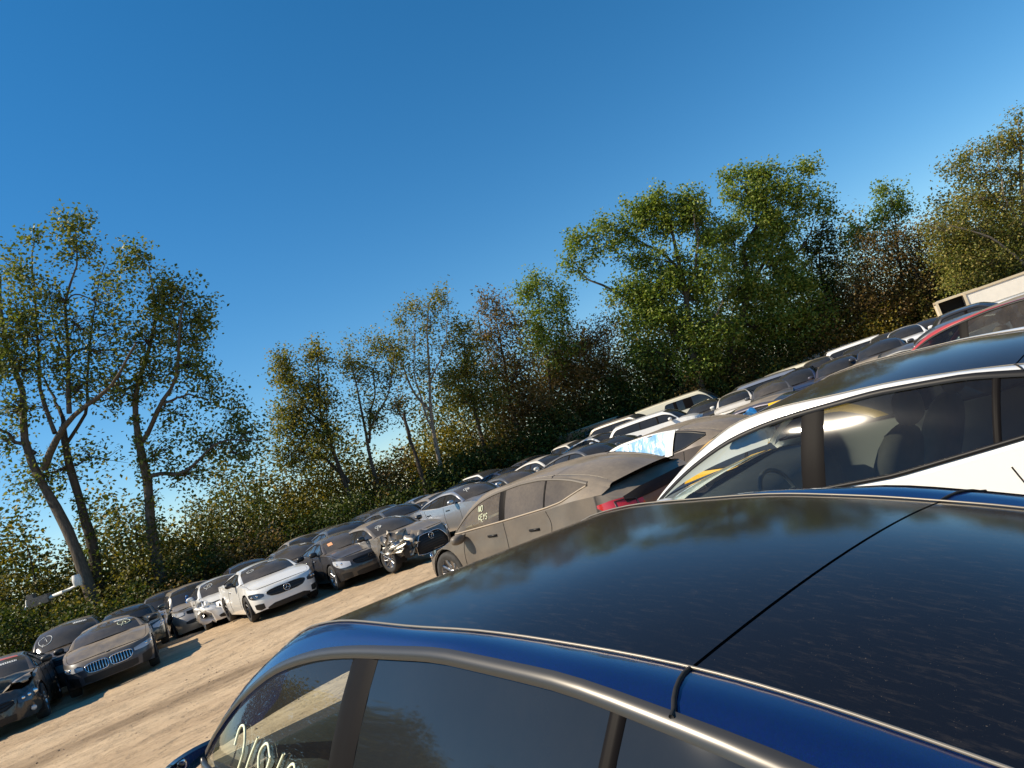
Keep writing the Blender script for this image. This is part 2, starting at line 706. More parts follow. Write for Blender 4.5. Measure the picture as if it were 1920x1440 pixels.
def mirror_mesh(s, sg, xm, dz=.02):
    d = s.Dp(xm)
    c = (s.L / 2 - xm - .02, sg * (d[1] + .14), d[2] + .075 + dz)
    mb = MB().ellipsoid(c, (.085, .115, .072), 14, 9, .8)
    mb.tube([(s.L / 2 - xm - .01, sg * (d[1] - .02), d[2] + .01), (s.L / 2 - xm - .015, sg * (d[1] + .10), d[2] + .045 + dz)], [.022, .028], 8)
    return mb


_cars = {}


def car_parts(key, s, detail):
    """list of (name, mesh, material key, parent index)"""
    ck = (key, detail)
    if ck in _cars: return _cars[ck]
    out = []

    def add(name, mb, mat, parent=None, smooth=True):
        out.append((name, mb.mesh(name, smooth) if isinstance(mb, MB) else mb, mat, parent))
        return len(out) - 1
    st = s.stations()
    xA, xE = s.R[0][0], s.R[-1][0]
    # --- lower body skin
    mb = MB()
    nt_ = 9
    for sg in (1, -1):
        P = []
        for x, y in st:
            zb, zt = s.zbot(x), s.ztop(x)
            P.append([s.ring(x, sg * y, zb + (zt - zb) * t) for t in np.linspace(0, 1, nt_)])
        mb.grid(P, out=OC)
    # fender tops beside the hood and deck, nose strip
    he, hs = .93, s.fa * .22
    def lid(x0, x1, v0, v1, crown, nv=9, ridge=0.0, xs=None):
        rows = []
        for x, y in st:
            if x0 - 1e-6 <= x <= x1 + 1e-6:
                p = s.ring(x, y, s.ztop(x))
                c = crown(x)
                rows.append([(p[0], p[1] * v, p[2] + c * (1 - abs(v) ** 2.3) + ridge * (sst(.2, .9, x)) * math.exp(-((abs(v) - .62) / .07) ** 2)) for v in np.linspace(v0, v1, nv)])
        return rows
    hc = lambda x: s.hood_c * (sst(0.02, .7, x))
    dc = lambda x: s.deck_c * (sst(0.02, .5, s.L - x))
    hood_end = xA + .12
    for v0, v1 in ((-1, -he), (he, 1)):
        r = lid(0, hood_end, v0, v1, hc, 3)
        mb.grid(r, out=OC)
    r = lid(0, hs, -he, he, hc, 9)
    if len(r) > 1: mb.grid(r, out=OC)
    deck_start = xE - .12
    r = lid(deck_start, s.L, -1, 1, dc, 13)
    if len(r) > 1: mb.grid(r, out=OC)
    # greenhouse skin: side panels round the windows, rails, pillars
    x0d, x1d = s.dlob[0][0], s.dlob[-1][0]
    xs = sorted(set(list(np.round(np.linspace(xA, xE, 44), 4)) + [round(x0d, 4), round(x1d, 4)]))
    xs = [xs[0]] + [b for a, b in zip(xs, xs[1:]) if b - a > .002]
    for sg in (1, -1):
        M = np.array([1, sg, 1])
        lo, hi, rail = [], [], []
        for x in xs:
            a, b = (s.t_lo(x), s.t_hi(x)) if x0d <= x <= x1d else (s.t_lo(min(max(x, x0d), x1d)),) * 2
            lo.append([s.Sp(x, a * q) * M for q in (0, .5, 1)])
            hi.append([s.Sp(x, b + (1 - b) * q) * M for q in (0, .33, .67, 1)])
            R, G = s.Sp(x, 1.0), s.Gp(x)
            row = []
            for q in np.linspace(0, 1, 5):
                p = R * (1 - q) + G * q
                bul = .016 * 4 * q * (1 - q)
                row.append((p + np.array([0, bul * .75, bul * .75])) * M)
            rail.append(row)
        mb.grid(lo, out=OC); mb.grid(hi, out=OC); mb.grid(rail, out=OC)
    body = add('body', mb, 'PAINT')
    if detail >= 2 and key == 'ev':
        pass
    # --- hood
    r = lid(hs, hood_end, -he + .008, he - .008, hc, 17, s.hood_ridge)
    r = [[(p[0], p[1], p[2] + .003) for p in row] for row in r]
    add('hood', MB().grid(r, out=OC), 'HOOD')
    # --- roof, windscreen, rear window
    def topgrid(a, b, n, off=0.0, ve=1.0):
        return MB().grid([[s.Top(x, v, off) for v in np.linspace(-ve, ve, 15)] for x in np.linspace(a, b, n)], out=OC)
    g = .006
    if s.hatch:
        add('roof', topgrid(s.hx + g, s.hatch - .004, 14, .0), 'ROOF')
        add('rear_window', topgrid(s.hatch + .004, xE, 12, .0), 'REAR')
        gm = MB().grid([[s.Top(x, v, -.012) for v in np.linspace(-1, 1, 15)] for x in (s.hatch - .03, s.hatch + .03)])
        add('roof_seam', gm, M_DARK)
    else:
        add('roof', topgrid(s.hx + g, s.rx - g, 12, .0), 'ROOF')
        add('rear_window', topgrid(s.rx, xE, 8, .0), 'REAR')
    ws = add('windscreen', topgrid(xA, s.hx, 10, .0), 'WS')
    # --- side windows and pillars
    sp = [(x0d, x0d)] + [p for p in s.splits] + [(x1d, x1d)]
    names = []
    for i in range(len(sp) - 1):
        a, b = sp[i], sp[i + 1]
        wa = .0 if i == 0 else (a[2] if len(a) > 2 else .05)
        for sg in (1, -1):
            M = np.array([1, sg, 1])
            P = []
            for q in np.linspace(0, 1, 14):
                row = []
                for t in np.linspace(0, 1, 6):
                    xa = a[0] + (a[1] - a[0]) * t + wa
                    xb = b[0] + (b[1] - b[0]) * t
                    x = xa + (xb - xa) * q
                    lo_, hi_ = s.t_lo(x), s.t_hi(x)
                    row.append(s.Sp(x, lo_ + (hi_ - lo_) * t, -.005) * M)
                P.append(row)
            add('side_window', MB().grid(P, out=OC), 'SIDE0' if i == 0 else 'SIDE1')
    for a in s.splits:
        wa = a[2] if len(a) > 2 else .05
        for sg in (1, -1):
            M = np.array([1, sg, 1])
            P = []
            for q in np.linspace(-.08, 1.08, 6):
                row = []
                for t in np.linspace(0, 1, 5):
                    x = a[0] + (a[1] - a[0]) * t + wa * q
                    lo_, hi_ = s.t_lo(x), s.t_hi(x)
                    row.append(s.Sp(x, lo_ + (hi_ - lo_) * t, .002 if -.05 < q < 1.05 else -.004) * M)
                P.append(row)
            add('pillar', MB().grid(P, out=OC), M_PILLAR)
    if detail >= 1:
        for sg in (1, -1):
            M = np.array([1, sg, 1])
            xx = np.linspace(x0d, x1d, 40)
            path = [s.Sp(x, s.t_hi(x), .004) * M for x in xx]
            pathb = [s.Sp(x, s.t_lo(x), .004) * M for x in xx]
            if key[:2] == 'ev':
                P = []
                for x in xx:
                    hgt = max(.05, float(s.k(s.R, x, 2)) - s.ztop(x))
                    th, w_ = s.t_hi(x), min(.028 / hgt, max(.012, s.t_hi(x) - s.t_lo(x)))
                    P.append([s.Sp(x, th + .012 / hgt - w_ * q, .002 + .007 * math.sin(math.pi * (q * .9 + .05))) * M for q in np.linspace(0, 1, 6)])
                add('window_trim', MB().grid(P, out=OC), 'TRIM')
                add('belt_moulding', MB().tube(pathb, .012, 6), 'BELT')
            else:
                add('window_trim', MB().tube(path, .013, 6), 'TRIM')
                add('belt_moulding', MB().tube(pathb, .012, 6), 'TRIM')
    # --- underbody and wheel wells
    ub = MB().box((0, 0, s.sill + .08), (s.L - 1.3, s.W - .3, .1))
    ub.box((s.L / 2 - xA * .62, 0, s.sill + .25), (xA * .6, s.W - .60, .3))
    for c in (s.fo, s.ro):
        for sg in (1, -1):
            rows = [[(s.L / 2 - c + (s.wr + s.arch + .01) * math.cos(a), sg * yy, s.wr + (s.wr + s.arch + .01) * math.sin(a)) for a in np.linspace(-.4, math.pi + .4, 14)] for yy in (s.hw - .03, s.hw - .34)]
            ub.grid(rows, flip=sg > 0)
            ub.add([rows[1][k] for k in range(14)], [tuple(range(14))])
    add('underbody', ub, M_DARK)
    # --- wheels
    tm, rm = wheel_meshes(s.wr, 'ten' if detail >= 2 else 'five')
    for c in (s.fo, s.ro):
        for sg in (1, -1):
            out.append(('wheel', tm, M_RUBBER, None, (s.L / 2 - c, sg * (s.hw - .125), s.wr), 0 if sg > 0 else math.pi))
            out.append(('rim', rm, 'RIM', len(out) - 1))
    if detail >= 1:
        xm = s.dlob[0][0] + .22
        for sg in (1, -1):
            add('mirror', mirror_mesh(s, sg, xm, -.10 if key == 'ev' else .02), 'MIRROR')
    _cars[ck] = out
    return out


def ground_z(x, y):
    return 0.0


CAR_FOOT = []


def build_car(key, s, name, label, cat, front, heading, paint_m, detail=1, group=None, mats=None, dz=0.0, tilt=(0, 0)):
    """front = world xy of the front bumper centre; heading in degrees, the way the car points"""
    h = math.radians(heading)
    d = np.array([math.cos(h), math.sin(h)])
    c = np.array(front) - d * s.L / 2
    root = empty(name, (c[0], c[1], dz))
    root.rotation_euler = (math.radians(tilt[1]), -math.radians(tilt[0]), h)   # tilt: nose up, left side up
    pv = Vector((0, 0, 1.4))
    root.location = Vector((c[0], c[1], dz)) + pv - root.rotation_euler.to_matrix() @ pv
    tag(root, label, cat, group)
    CAR_FOOT.append((c[0], c[1], h, s.L, s.W, dz, math.radians(tilt[0]), math.radians(tilt[1])))
    mm = {'PAINT': paint_m, 'HOOD': paint_m, 'ROOF': paint_m, 'WS': G_FILM, 'REAR': G_DARK, 'SIDE0': G_DARK, 'SIDE1': G_DARK, 'TRIM': M_TRIM, 'RIM': M_RIM, 'MIRROR': paint_m, 'BELT': M_TRIM}
    if mats: mm.update(mats)
    objs = []
    for p in car_parts(key, s, detail):
        n, me, mk, par = p[:4]
        m = mm[mk] if isinstance(mk, str) else mk
        o = obj(n, me, m, root if par is None else objs[par])
        if len(p) > 4:
            o.location = p[4]
            o.rotation_euler = (0, 0, p[5])
        objs.append(o)
    root_info = {'root': root, 's': s, 'objs': objs}
    return root_info


def part(ci, name, mb, mat, parent=None, smooth=True, label=None):
    o = (mb.build(name, mat, parent or ci['root'], smooth))
    if label: o['label'] = label
    return o


def sub(ci, name):
    return [o for o in ci['objs'] if o.name.split('.')[0] == name]


# ------------------------------------------------------------------ the shapes in the yard
def gen_shape(L, W, H, xA, hx, rx, xE, zn, zc, zb, ze, zt=None, yr=.60, fo=.88, ro=None, wr=.335, dlo_rear=None, splits=None, yE=None, ya=None, rail=.085, drop=.022, **kw):
    """sedan, coupe, crossover or van from its side-view key points
    zn nose height, zc cowl, zb belt, ze base of rear window, zt tail edge"""
    hw = W / 2
    zt = zt or ze - .03
    ro = ro or L - 1.02
    ya = ya or hw * .88
    yE = yE or hw * .80
    top = ((0, zn), (.25, zn + .03), (xA * .55, zc - .06), (xA, zc), ((xA + xE) / 2, zb), (xE, ze), (L - .15, zt + .01), (L, zt - .02))
    zr = H - .115
    mid = (hx + rx) / 2
    R = ((xA, ya, zc + .012), (xA + (hx - xA) * .5, (ya + yr) / 2 + .035, zc + (zr - zc) * .60), (hx + .10, yr + .012, zr - .02), (mid + .1, yr, zr), (rx, yr - .01, zr - .035),
         (rx + (xE - rx) * .55, (yr + yE) / 2 - .01, ze + (zr - ze) * .50), (xE, yE, ze + .01))
    G = tuple((x, y - rail - (.0 if 0 < i < 6 else .02), z + (.055 if 0 < i < 6 else .012)) for i, (x, y, z) in enumerate(R))
    fwd = ((xA, .30), (hx, .13), (mid, .0), (rx, -.05), (xE, -.10))
    crown = ((xA, .035), (hx, .055), (mid, .055), (rx, .05), (xE, .035))
    dr = dlo_rear or xE - .12
    x0 = xA + .10
    dlob = ((x0, zc + .035), ((x0 + dr) / 2, zb + .02), (dr, float(np.interp(dr, [(xA + xE) / 2, xE], [zb, ze])) + .05))
    Rn = np.array(R)
    f = lambda x: float(cub(Rn[:, 0], Rn[:, 2], x)) - drop * (1 if x > xA + .5 else .5)
    dlot = ((x0, f(x0)), (xA + (hx - xA) * .6, f(xA + (hx - xA) * .6)), (hx + .1, f(hx + .1)), (mid, f(mid)), (dr - .32, min(f(dr - .32), H - .16)), (dr - .12, f(dr - .12) - .05), (dr, dlob[-1][1] + .015))
    bx = hx + .28
    splits = splits if splits is not None else ((bx, bx + .02, .07), (bx + .86, bx + .84, .035))
    splits = tuple(p for p in splits if p[0] < dr - .15)
    return Shape(L=L, W=W, wr=wr, fo=fo, ro=ro, top=top, R=R, G=G, fwd=fwd, crown=crown, hx=hx, rx=rx, dlob=dlob, dlot=dlot, splits=splits, **kw)


# electric crossover with glass roof (three of them stand close to the camera)
_kR = [1.3, 1.6, 1.9, 2.2, 2.5, 2.8, 3.1, 3.4, 3.7, 4.0]
_yR = [.844, .794, .745, .711, .695, .691, .691, .685, .675, .681]
_zR = [1.05, 1.232, 1.355, 1.417, 1.449, 1.473, 1.475, 1.445, 1.389, 1.302]
_kG = [1.9, 2.2, 2.5, 2.8, 3.1, 3.4, 3.7, 4.0]
_yG = [.642, .636, .629, .607, .577, .55, .541, .54]
_zG = [1.425, 1.468, 1.479, 1.488, 1.477, 1.452, 1.407, 1.345]
EV_R = tuple(zip(_kR, _yR, _zR)) + ((4.3, .67, 1.19),)
EV_R = ((1.16, .868, .935),) + EV_R
EV_G = ((1.16, .79, .955), (1.3, .772, 1.078), (1.6, .70, 1.29)) + tuple(zip(_kG, _yG, _zG)) + ((4.3, .56, 1.235),)
EV_TOP = ((0, .62), (.3, .68), (.8, .78), (1.16, .885), (2.0, .985), (2.45, 1.02), (3.3, 1.085), (3.9, 1.14), (4.3, 1.15), (4.62, 1.06), (4.75, 1.02))
EV = Shape(L=4.75, W=1.92, wr=.355, fo=.87, ro=3.76, sill=.24, top=EV_TOP, R=EV_R, G=EV_G,
           fwd=((1.16, .14), (1.9, .02), (2.6, 0), (3.4, -.03), (4.3, -.10)), crown=((1.16, .02), (1.6, .0), (2.0, .0), (2.6, .022), (3.0, .03), (3.8, .05), (4.3, .03)),
           hx=1.95, rx=3.33, hatch=3.33, dlob=((1.22, .955), (2.45, 1.04), (3.3, 1.11), (3.6, 1.15), (3.98, 1.27)),
           dlot=tuple((x, z - .005) for x, z in zip([1.22] + _kR, [.99] + _zR)),
           splits=((2.31, 2.33, .115), (3.25, 3.27, .03)), hood_c=.07, glass_roof=True,
           nose=((.1, .12), (.25, .02), (.45, 0), (.6, .04), (.72, .12), (.9, .25)), tail=((.1, .15), (.3, .03), (.6, 0), (.8, .03), (1.0, .10), (1.15, .2)))
import copy as _copy
EVW = _copy.copy(EV)
EVW._tab = {}
EVW.top = tuple((x, z + .14 * sst(2.6, 3.35, x)) for x, z in EV_TOP[:6]) + ((2.8, 1.05), (3.3, 1.145), (3.6, 1.20), (3.9, 1.25), (4.3, 1.16), (4.62, 1.08), (4.75, 1.03))
EVW.dlob = ((1.22, .955), (2.45, 1.04), (2.8, 1.075), (3.3, 1.175), (3.6, 1.235), (3.98, 1.30))
EVB = _copy.copy(EV)
EVB._tab = {}
EVB.top = ((0, .40), (.3, .45), (.8, .58), (1.16, .82)) + EV_TOP[4:]
EVB.hood_c = .03
COUPE = gen_shape(4.83, 1.88, 1.40, 1.42, 2.18, 2.95, 4.02, .76, .97, .98, 1.06, .99, yr=.585, fo=.86, ro=3.73, wr=.345, dlo_rear=3.75, splits=((2.62, 2.60, .03),),
                  nose=((.1, .10), (.2, .02), (.4, 0), (.55, .01), (.7, .06), (.8, .16), (.9, .25)), hood_c=.05)
SPORT = gen_shape(4.85, 1.90, 1.345, 1.55, 2.25, 2.95, 4.10, .72, .95, .95, 1.03, .97, yr=.57, fo=.88, ro=3.70, wr=.35, dlo_rear=3.7, splits=((2.70, 2.68, .03),),
                  nose=((.1, .10), (.2, .01), (.4, 0), (.55, .015), (.66, .06), (.75, .14), (.9, .25)), hood_c=.045)
SEDAN = gen_shape(4.75, 1.82, 1.44, 1.38, 2.05, 3.05, 3.95, .76, .97, .99, 1.07, 1.0, yr=.595, fo=.84, ro=3.64)
LUX = gen_shape(4.93, 1.86, 1.44, 1.42, 2.12, 3.10, 4.08, .78, .98, 1.0, 1.07, 1.02, yr=.59, fo=.92, ro=3.76, wr=.345)
OLDSEDAN = gen_shape(4.9, 1.84, 1.46, 1.42, 2.05, 3.15, 3.90, .78, .97, .98, 1.05, 1.02, yr=.60, fo=.92, ro=3.72)
SUV = gen_shape(4.7, 1.88, 1.68, 1.25, 1.85, 4.15, 4.55, .95, 1.10, 1.13, 1.17, 1.12, yr=.64, fo=.88, ro=3.62, wr=.365, dlo_rear=4.35, hood_c=.05, drop=.07)
BIGSUV = gen_shape(5.0, 1.95, 1.80, 1.30, 1.85, 4.55, 4.85, 1.02, 1.18, 1.22, 1.24, 1.2, yr=.70, fo=.92, ro=3.85, wr=.38, dlo_rear=4.60, hood_c=.05, drop=.09)
VAN = gen_shape(5.6, 2.0, 2.08, .95, 1.65, 5.35, 5.52, 1.02, 1.22, 1.25, 1.26, 1.2, yr=.82, fo=.95, ro=4.45, wr=.36, dlo_rear=3.75, hood_c=.04, drop=.13, splits=((2.15, 2.15, .42), (3.0, 3.0, .16)))
PICKUP = gen_shape(5.6, 1.98, 1.88, 1.55, 2.15, 3.30, 3.75, 1.05, 1.22, 1.25, 1.27, 1.25, yr=.68, fo=1.0, ro=4.5, wr=.39, dlo_rear=3.6, hood_c=.05, splits=((2.55, 2.55, .09),))
HATCH = gen_shape(4.3, 1.79, 1.48, 1.18, 1.85, 3.55, 4.1, .82, .99, 1.01, 1.05, 1.0, yr=.60, fo=.86, ro=3.46, wr=.32, dlo_rear=3.8)
# ------------------------------------------------------------------ details that sit on a car
STROKES = {
    '0': [[(.5, 0), (.1, .2), (.05, .6), (.3, 1), (.7, 1), (.95, .6), (.85, .15), (.5, 0)]],
    '2': [[(.05, .75), (.15, 1), (.55, 1.05), (.8, .8), (.6, .45), (.1, .0), (.9, .05)]],
    '6': [[(.75, 1.05), (.35, .6), (.1, .2), (.35, 0), (.7, .1), (.75, .35), (.45, .45), (.15, .25)]],
    '8': [[(.9, .9), (.55, 1.05), (.15, .85), (.4, .55), (.8, .25), (.5, 0), (.1, .2), (.45, .55), (.85, .8), (.9, .9)]],
    '9': [[(.85, .75), (.55, 1.0), (.15, .8), (.2, .5), (.55, .45), (.85, .8), (.8, .35), (.7, 0)]],
    'N': [[(.05, 0), (.1, 1), (.8, 0), (.85, 1)]],
    'O': [[(.5, 0), (.1, .2), (.05, .6), (.3, 1), (.7, 1), (.95, .6), (.85, .15), (.5, 0)]],
    'K': [[(.1, 0), (.1, 1)], [(.8, 1), (.12, .45), (.85, 0)]],
    'E': [[(.8, 1), (.1, .95), (.1, 0), (.85, .02)], [(.1, .5), (.6, .52)]],
    'Y': [[(.05, 1), (.45, .5), (.85, 1)], [(.45, .5), (.4, 0)]],
    'S': [[(.85, .9), (.45, 1.02), (.15, .8), (.45, .52), (.8, .28), (.5, 0), (.05, .12)]],
    'F': [[(.1, 0), (.1, 1), (.8, 1)], [(.1, .55), (.6, .55)]],
    'V': [[(.05, 1), (.4, 0), (.9, 1.1)]],
}


def smooth_path(P, n=6):
    P = np.array(P, float)
    if len(P) < 3: return P
    k = np.r_[0, np.cumsum(np.linalg.norm(np.diff(P, axis=0), axis=1))]
    q = np.linspace(0, k[-1], n * (len(P) - 1) + 1)
    m = np.gradient(P, k, axis=0)
    i = np.clip(np.searchsorted(k, q) - 1, 0, len(k) - 2)
    h = (k[i + 1] - k[i])[:, None]; t = ((q - k[i]) / h[:, 0])[:, None]
    return (2*t**3-3*t**2+1)*P[i] + (t**3-2*t**2+t)*h*m[i] + (-2*t**3+3*t**2)*P[i+1] + (t**3-t**2)*h*m[i+1]


def write_side(ci, text, x0, z0, size, mat, gap=1.15, slant=.0, drop=0.0, r=.006, name='marker_writing', sharp=()):
    """handwriting on the left side window; x from the nose backwards, z height"""
    s = ci['s']
    mb = MB()
    x = x0
    zz = z0
    for ch in text:
        for st in STROKES[ch]:
            P = smooth_path(st)
            mb.tube([s.Sp(x + u * size * .62 + v * size * slant, s.tz(x + u * size * .62 + v * size * slant, zz + v * size), .004) for u, v in P], r, 5)
        x += size * .62 * gap
        zz += drop
    return part(ci, name, mb, mat)


def glass_sticker(ci, x0, x1, v0, v1, mat, name='sticker', off=.006, lines=0):
    """label stuck on the windscreen; x along the glass, v across (-1 right .. 1 left)"""
    s = ci['s']
    o = part(ci, name, MB().grid([[s.Top(x, v, off) for v in np.linspace(v0, v1, 7)] for x in np.linspace(x0, x1, 4)]), mat)
    if lines:
        mb = MB()
        for i in range(lines):
            a = v0 + (v1 - v0) * (i + .3) / lines
            b = a + (v1 - v0) * .45 / lines
            mb.grid([[s.Top(x, v, off + .003) for v in (a, b)] for x in (x0 + (x1 - x0) * .25, x0 + (x1 - x0) * .75)])
        part(ci, 'barcode', mb, M_PRINT, o, False)
    return o


def circle_mark(ci, xc, vc, r, mat, check=True, rr=.006):
    s = ci['s']
    g = s.Gp(xc)[1]
    P = [s.Top(xc + r * .9 * math.cos(a), vc + r / g * 1.25 * math.sin(a), .006) for a in np.linspace(0, 6.1, 24)]
    mb = MB().tube(P, rr, 5)
    if check:
        Q = [(xc - .05, vc + .06), (xc + .06, vc + .01), (xc - .13, vc - .12)]
        mb.tube([s.Top(x, v, .006) for x, v in Q], rr, 5)
    return part(ci, 'marker_writing', mb, mat)


def emblem(ci, a, z, r, kind='star', mat=None, off=.018):
    s = ci['s']
    c = s.Fp(a, z, off)
    mb = MB()
    ring = [(c[0] + (.0 if True else 0), c[1] + r * math.cos(t), c[2] + r * math.sin(t)) for t in np.linspace(0, 2 * math.pi, 21)]
    mb.tube(ring, r * .11, 5, cap=False)
    if kind == 'star':
        for k in range(3):
            t = math.pi / 2 + k * 2 * math.pi / 3
            mb.tube([c, (c[0], c[1] + r * math.cos(t), c[2] + r * math.sin(t))], [r * .16, r * .05], 5)
    elif kind == 'L':
        mb.tube([(c[0], c[1] + .45 * r, c[2] + .6 * r), (c[0], c[1] + .05 * r, c[2] - .5 * r), (c[0], c[1] - .8 * r, c[2] - .35 * r)], r * .12, 5)
    return part(ci, 'emblem', mb, mat or M_CHROME)


def roundel(ci, x, r=.04):
    """round badge lying on the nose of the hood: quartered blue and white inside a dark ring"""
    s = ci['s']
    z = s.ztop(x) + s.hood_c * sst(.02, .7, x) + .012
    p = s.ring(x, 0, s.ztop(x))
    b = MB().lathe([(r, 0), (r, .008), (r * .7, .010), (.001, .010)], 20, 'z', (p[0], 0, z - .004))
    o = part(ci, 'badge', b, M_BLACK)
    for k, m in ((0, M_CHALKW), (1, M_TARP), (2, M_CHALKW), (3, M_TARP)):
        q = MB()
        a = np.linspace(k * math.pi / 2, (k + 1) * math.pi / 2, 6)
        q.add([(p[0], 0, z + .0085)] + [(p[0] + r * .66 * math.cos(t), r * .66 * math.sin(t), z + .0085) for t in a], [(0, i, i + 1) for i in range(1, 6)])
        part(ci, 'badge_quarter', q, m, o, False)


def symr(rows):
    """mirror half rows (arc >= 0) to the full width"""
    return [(-a, l, h) for a, l, h in reversed(rows) if a > 0] + list(rows)


def fascia(ci, grille, lamps, low=None, side_low=None, lamp_mat=None, slats=0, grille_frame=None, slat_mat=None, vertical=False, plate=False):
    s = ci['s']
    lamp_mat = lamp_mat or M_LAMPD
    if grille:
        g = part(ci, 'grille', patch_mesh(s, symr(grille), .004, 24, 6), M_MESH)
        if grille_frame: part(ci, 'grille_frame', outline_tube(s, symr(grille), .012, .012, n=30), grille_frame, g)
        if slats:
            rows = np.array(symr(grille), float)
            if vertical:
                for a in np.linspace(rows[0, 0], rows[-1, 0], slats + 2)[1:-1]:
                    lo, hi = np.interp(a, rows[:, 0], rows[:, 1]), np.interp(a, rows[:, 0], rows[:, 2])
                    part(ci, 'slat', MB().tube([s.Fp(a, z, .012) for z in np.linspace(lo, hi, 6)], .009, 5), slat_mat or M_CHROME, g)
            else:
                for q in (np.arange(slats) + .5) / slats:
                    P = [s.Fp(a, lo + (hi - lo) * q, .012) for a, lo, hi in rows]
                    part(ci, 'slat', MB().tube(smooth_path(P, 3), .008, 5), slat_mat or M_TRIM, g)
    for sg in (1, -1):
        if lamps:
            rows = [(sg * a, l, h) for a, l, h in lamps]
            h = part(ci, 'headlight', patch_mesh(s, rows, .010, 14, 6, depth=.02), lamp_mat)
            a0 = lamps[len(lamps) // 2]
            for da in (-.10, .07):
                c = s.Fp(sg * (a0[0] + da), (a0[1] + a0[2]) / 2, .006)
                part(ci, 'lamp', MB().ellipsoid(c, (.018, .034, .034), 10, 6), M_CHROME, h)
        if side_low:
            part(ci, 'air_intake', patch_mesh(s, [(sg * a, l, h) for a, l, h in side_low], .003, 10, 5), M_MESH)
    if low:
        part(ci, 'lower_grille', patch_mesh(s, symr(low), .003, 20, 5), M_MESH)
    if plate:
        part(ci, 'number_plate', patch_mesh(s, symr([(0, plate - .055, plate + .055), (.15, plate - .055, plate + .055)]), .014, 4, 2, depth=.008), M_STICK)


def std_front(ci, lamp_mat=None):
    """ordinary grille, lamps and bumper opening for cars further back"""
    s = ci['s']
    z = s.ztop(0.0)
    w = s.hw
    fascia(ci, [(0, z - .20, z - .06), (w * .35, z - .19, z - .06), (w * .5, z - .15, z - .07)],
           [(w * .6, z - .15, z - .07), (w * .8, z - .18, z - .03), (w * 1.02, z - .17, z + .0), (w * 1.2, z - .11, z + .01)],
           [(0, z - .50, z - .36), (w * .45, z - .49, z - .37), (w * .6, z - .46, z - .40)], lamp_mat=lamp_mat or M_LAMP, slats=3)


def std_rear(ci, lamp=None):
    s = ci['s']
    z = s.ztop(s.L)
    w = s.hw
    for sg in (1, -1):
        part(ci, 'tail_light', patch_mesh(s, [(sg * a, l, h) for a, l, h in ((w * .62, z - .17, z - .05), (w * .9, z - .19, z - .03), (w * 1.12, z - .16, z - .0))], .006, 10, 5, rear=True, depth=.012), lamp or M_RED)
    part(ci, 'number_plate', patch_mesh(s, symr([(0, z - .33, z - .22), (.15, z - .33, z - .22)]), .008, 4, 2, rear=True), M_STICK)


def seam(ci, pts, r=.004, off=.0015, name='panel_gap'):
    """shut line on the lower body: list of (x, z); both sides"""
    s = ci['s']
    for sg in (1, -1):
        P = []
        for x, z in smooth_path(pts, 5):
            p = s.ring(x, sg * s.yplan(x), z)
            P.append(p + np.array([0, sg * off, 0]))
        part(ci, name, MB().tube(P, r, 5), M_DARK)


def handles(ci, xs, z, mat=None):
    s = ci['s']
    for x in xs:
        for sg in (1, -1):
            p = s.ring(x, sg * s.yplan(x), z)
            part(ci, 'door_handle', MB().box(p + np.array([0, sg * .006, 0]), (.20, .018, .03)), mat or M_TRIM)


def crumple(o, c, rad, amp, seed=1, freq=7.0):
    """dent a part's own copy of its mesh around local point c"""
    me = o.data.copy()
    o.data = me
    n = len(me.vertices)
    V = np.empty(n * 3, np.float32)
    me.vertices.foreach_get('co', V)
    V = V.reshape(-1, 3)
    d = np.linalg.norm(V - np.array(c), axis=1)
    w = np.clip(1 - d / rad, 0, 1) ** 1.2
    r = np.random.default_rng(seed)
    off = np.zeros_like(V)
    for k in range(5):
        f = r.normal(size=3) * freq * (1 + .5 * k)
        ph = r.uniform(0, 6.28)
        off += np.sin(V @ f + ph)[:, None] * r.normal(size=3) / (1 + .6 * k)
    V = V + off * (w * amp)[:, None]
    inward = -(V - np.array([0, 0, .5])) * np.array([.35, .35, .1])
    V += inward * (w * amp * 1.2)[:, None]
    me.vertices.foreach_set('co', V.astype(np.float32).ravel())
    me.update()


def crumpled_sheet(c, size, seed, n=14, amp=.08, mat=None):
    r = np.random.default_rng(seed)
    u, v = np.meshgrid(np.linspace(-1, 1, n), np.linspace(-1, 1, n), indexing='ij')
    P = np.zeros((n, n, 3))
    fx = r.normal(size=(5, 2)) * 3; ph = r.uniform(0, 6, 5); am = r.normal(size=(5, 3)) * amp
    for f, p, a in zip(fx, ph, am):
        P += (np.abs(np.sin(u * f[0] + v * f[1] + p))[..., None] - .5) * a
    P[..., 0] += u * size[0] / 2; P[..., 1] += v * size[1] / 2 * .4
    P[..., 2] += v * size[2] / 2
    return MB().grid(P + np.array(c))


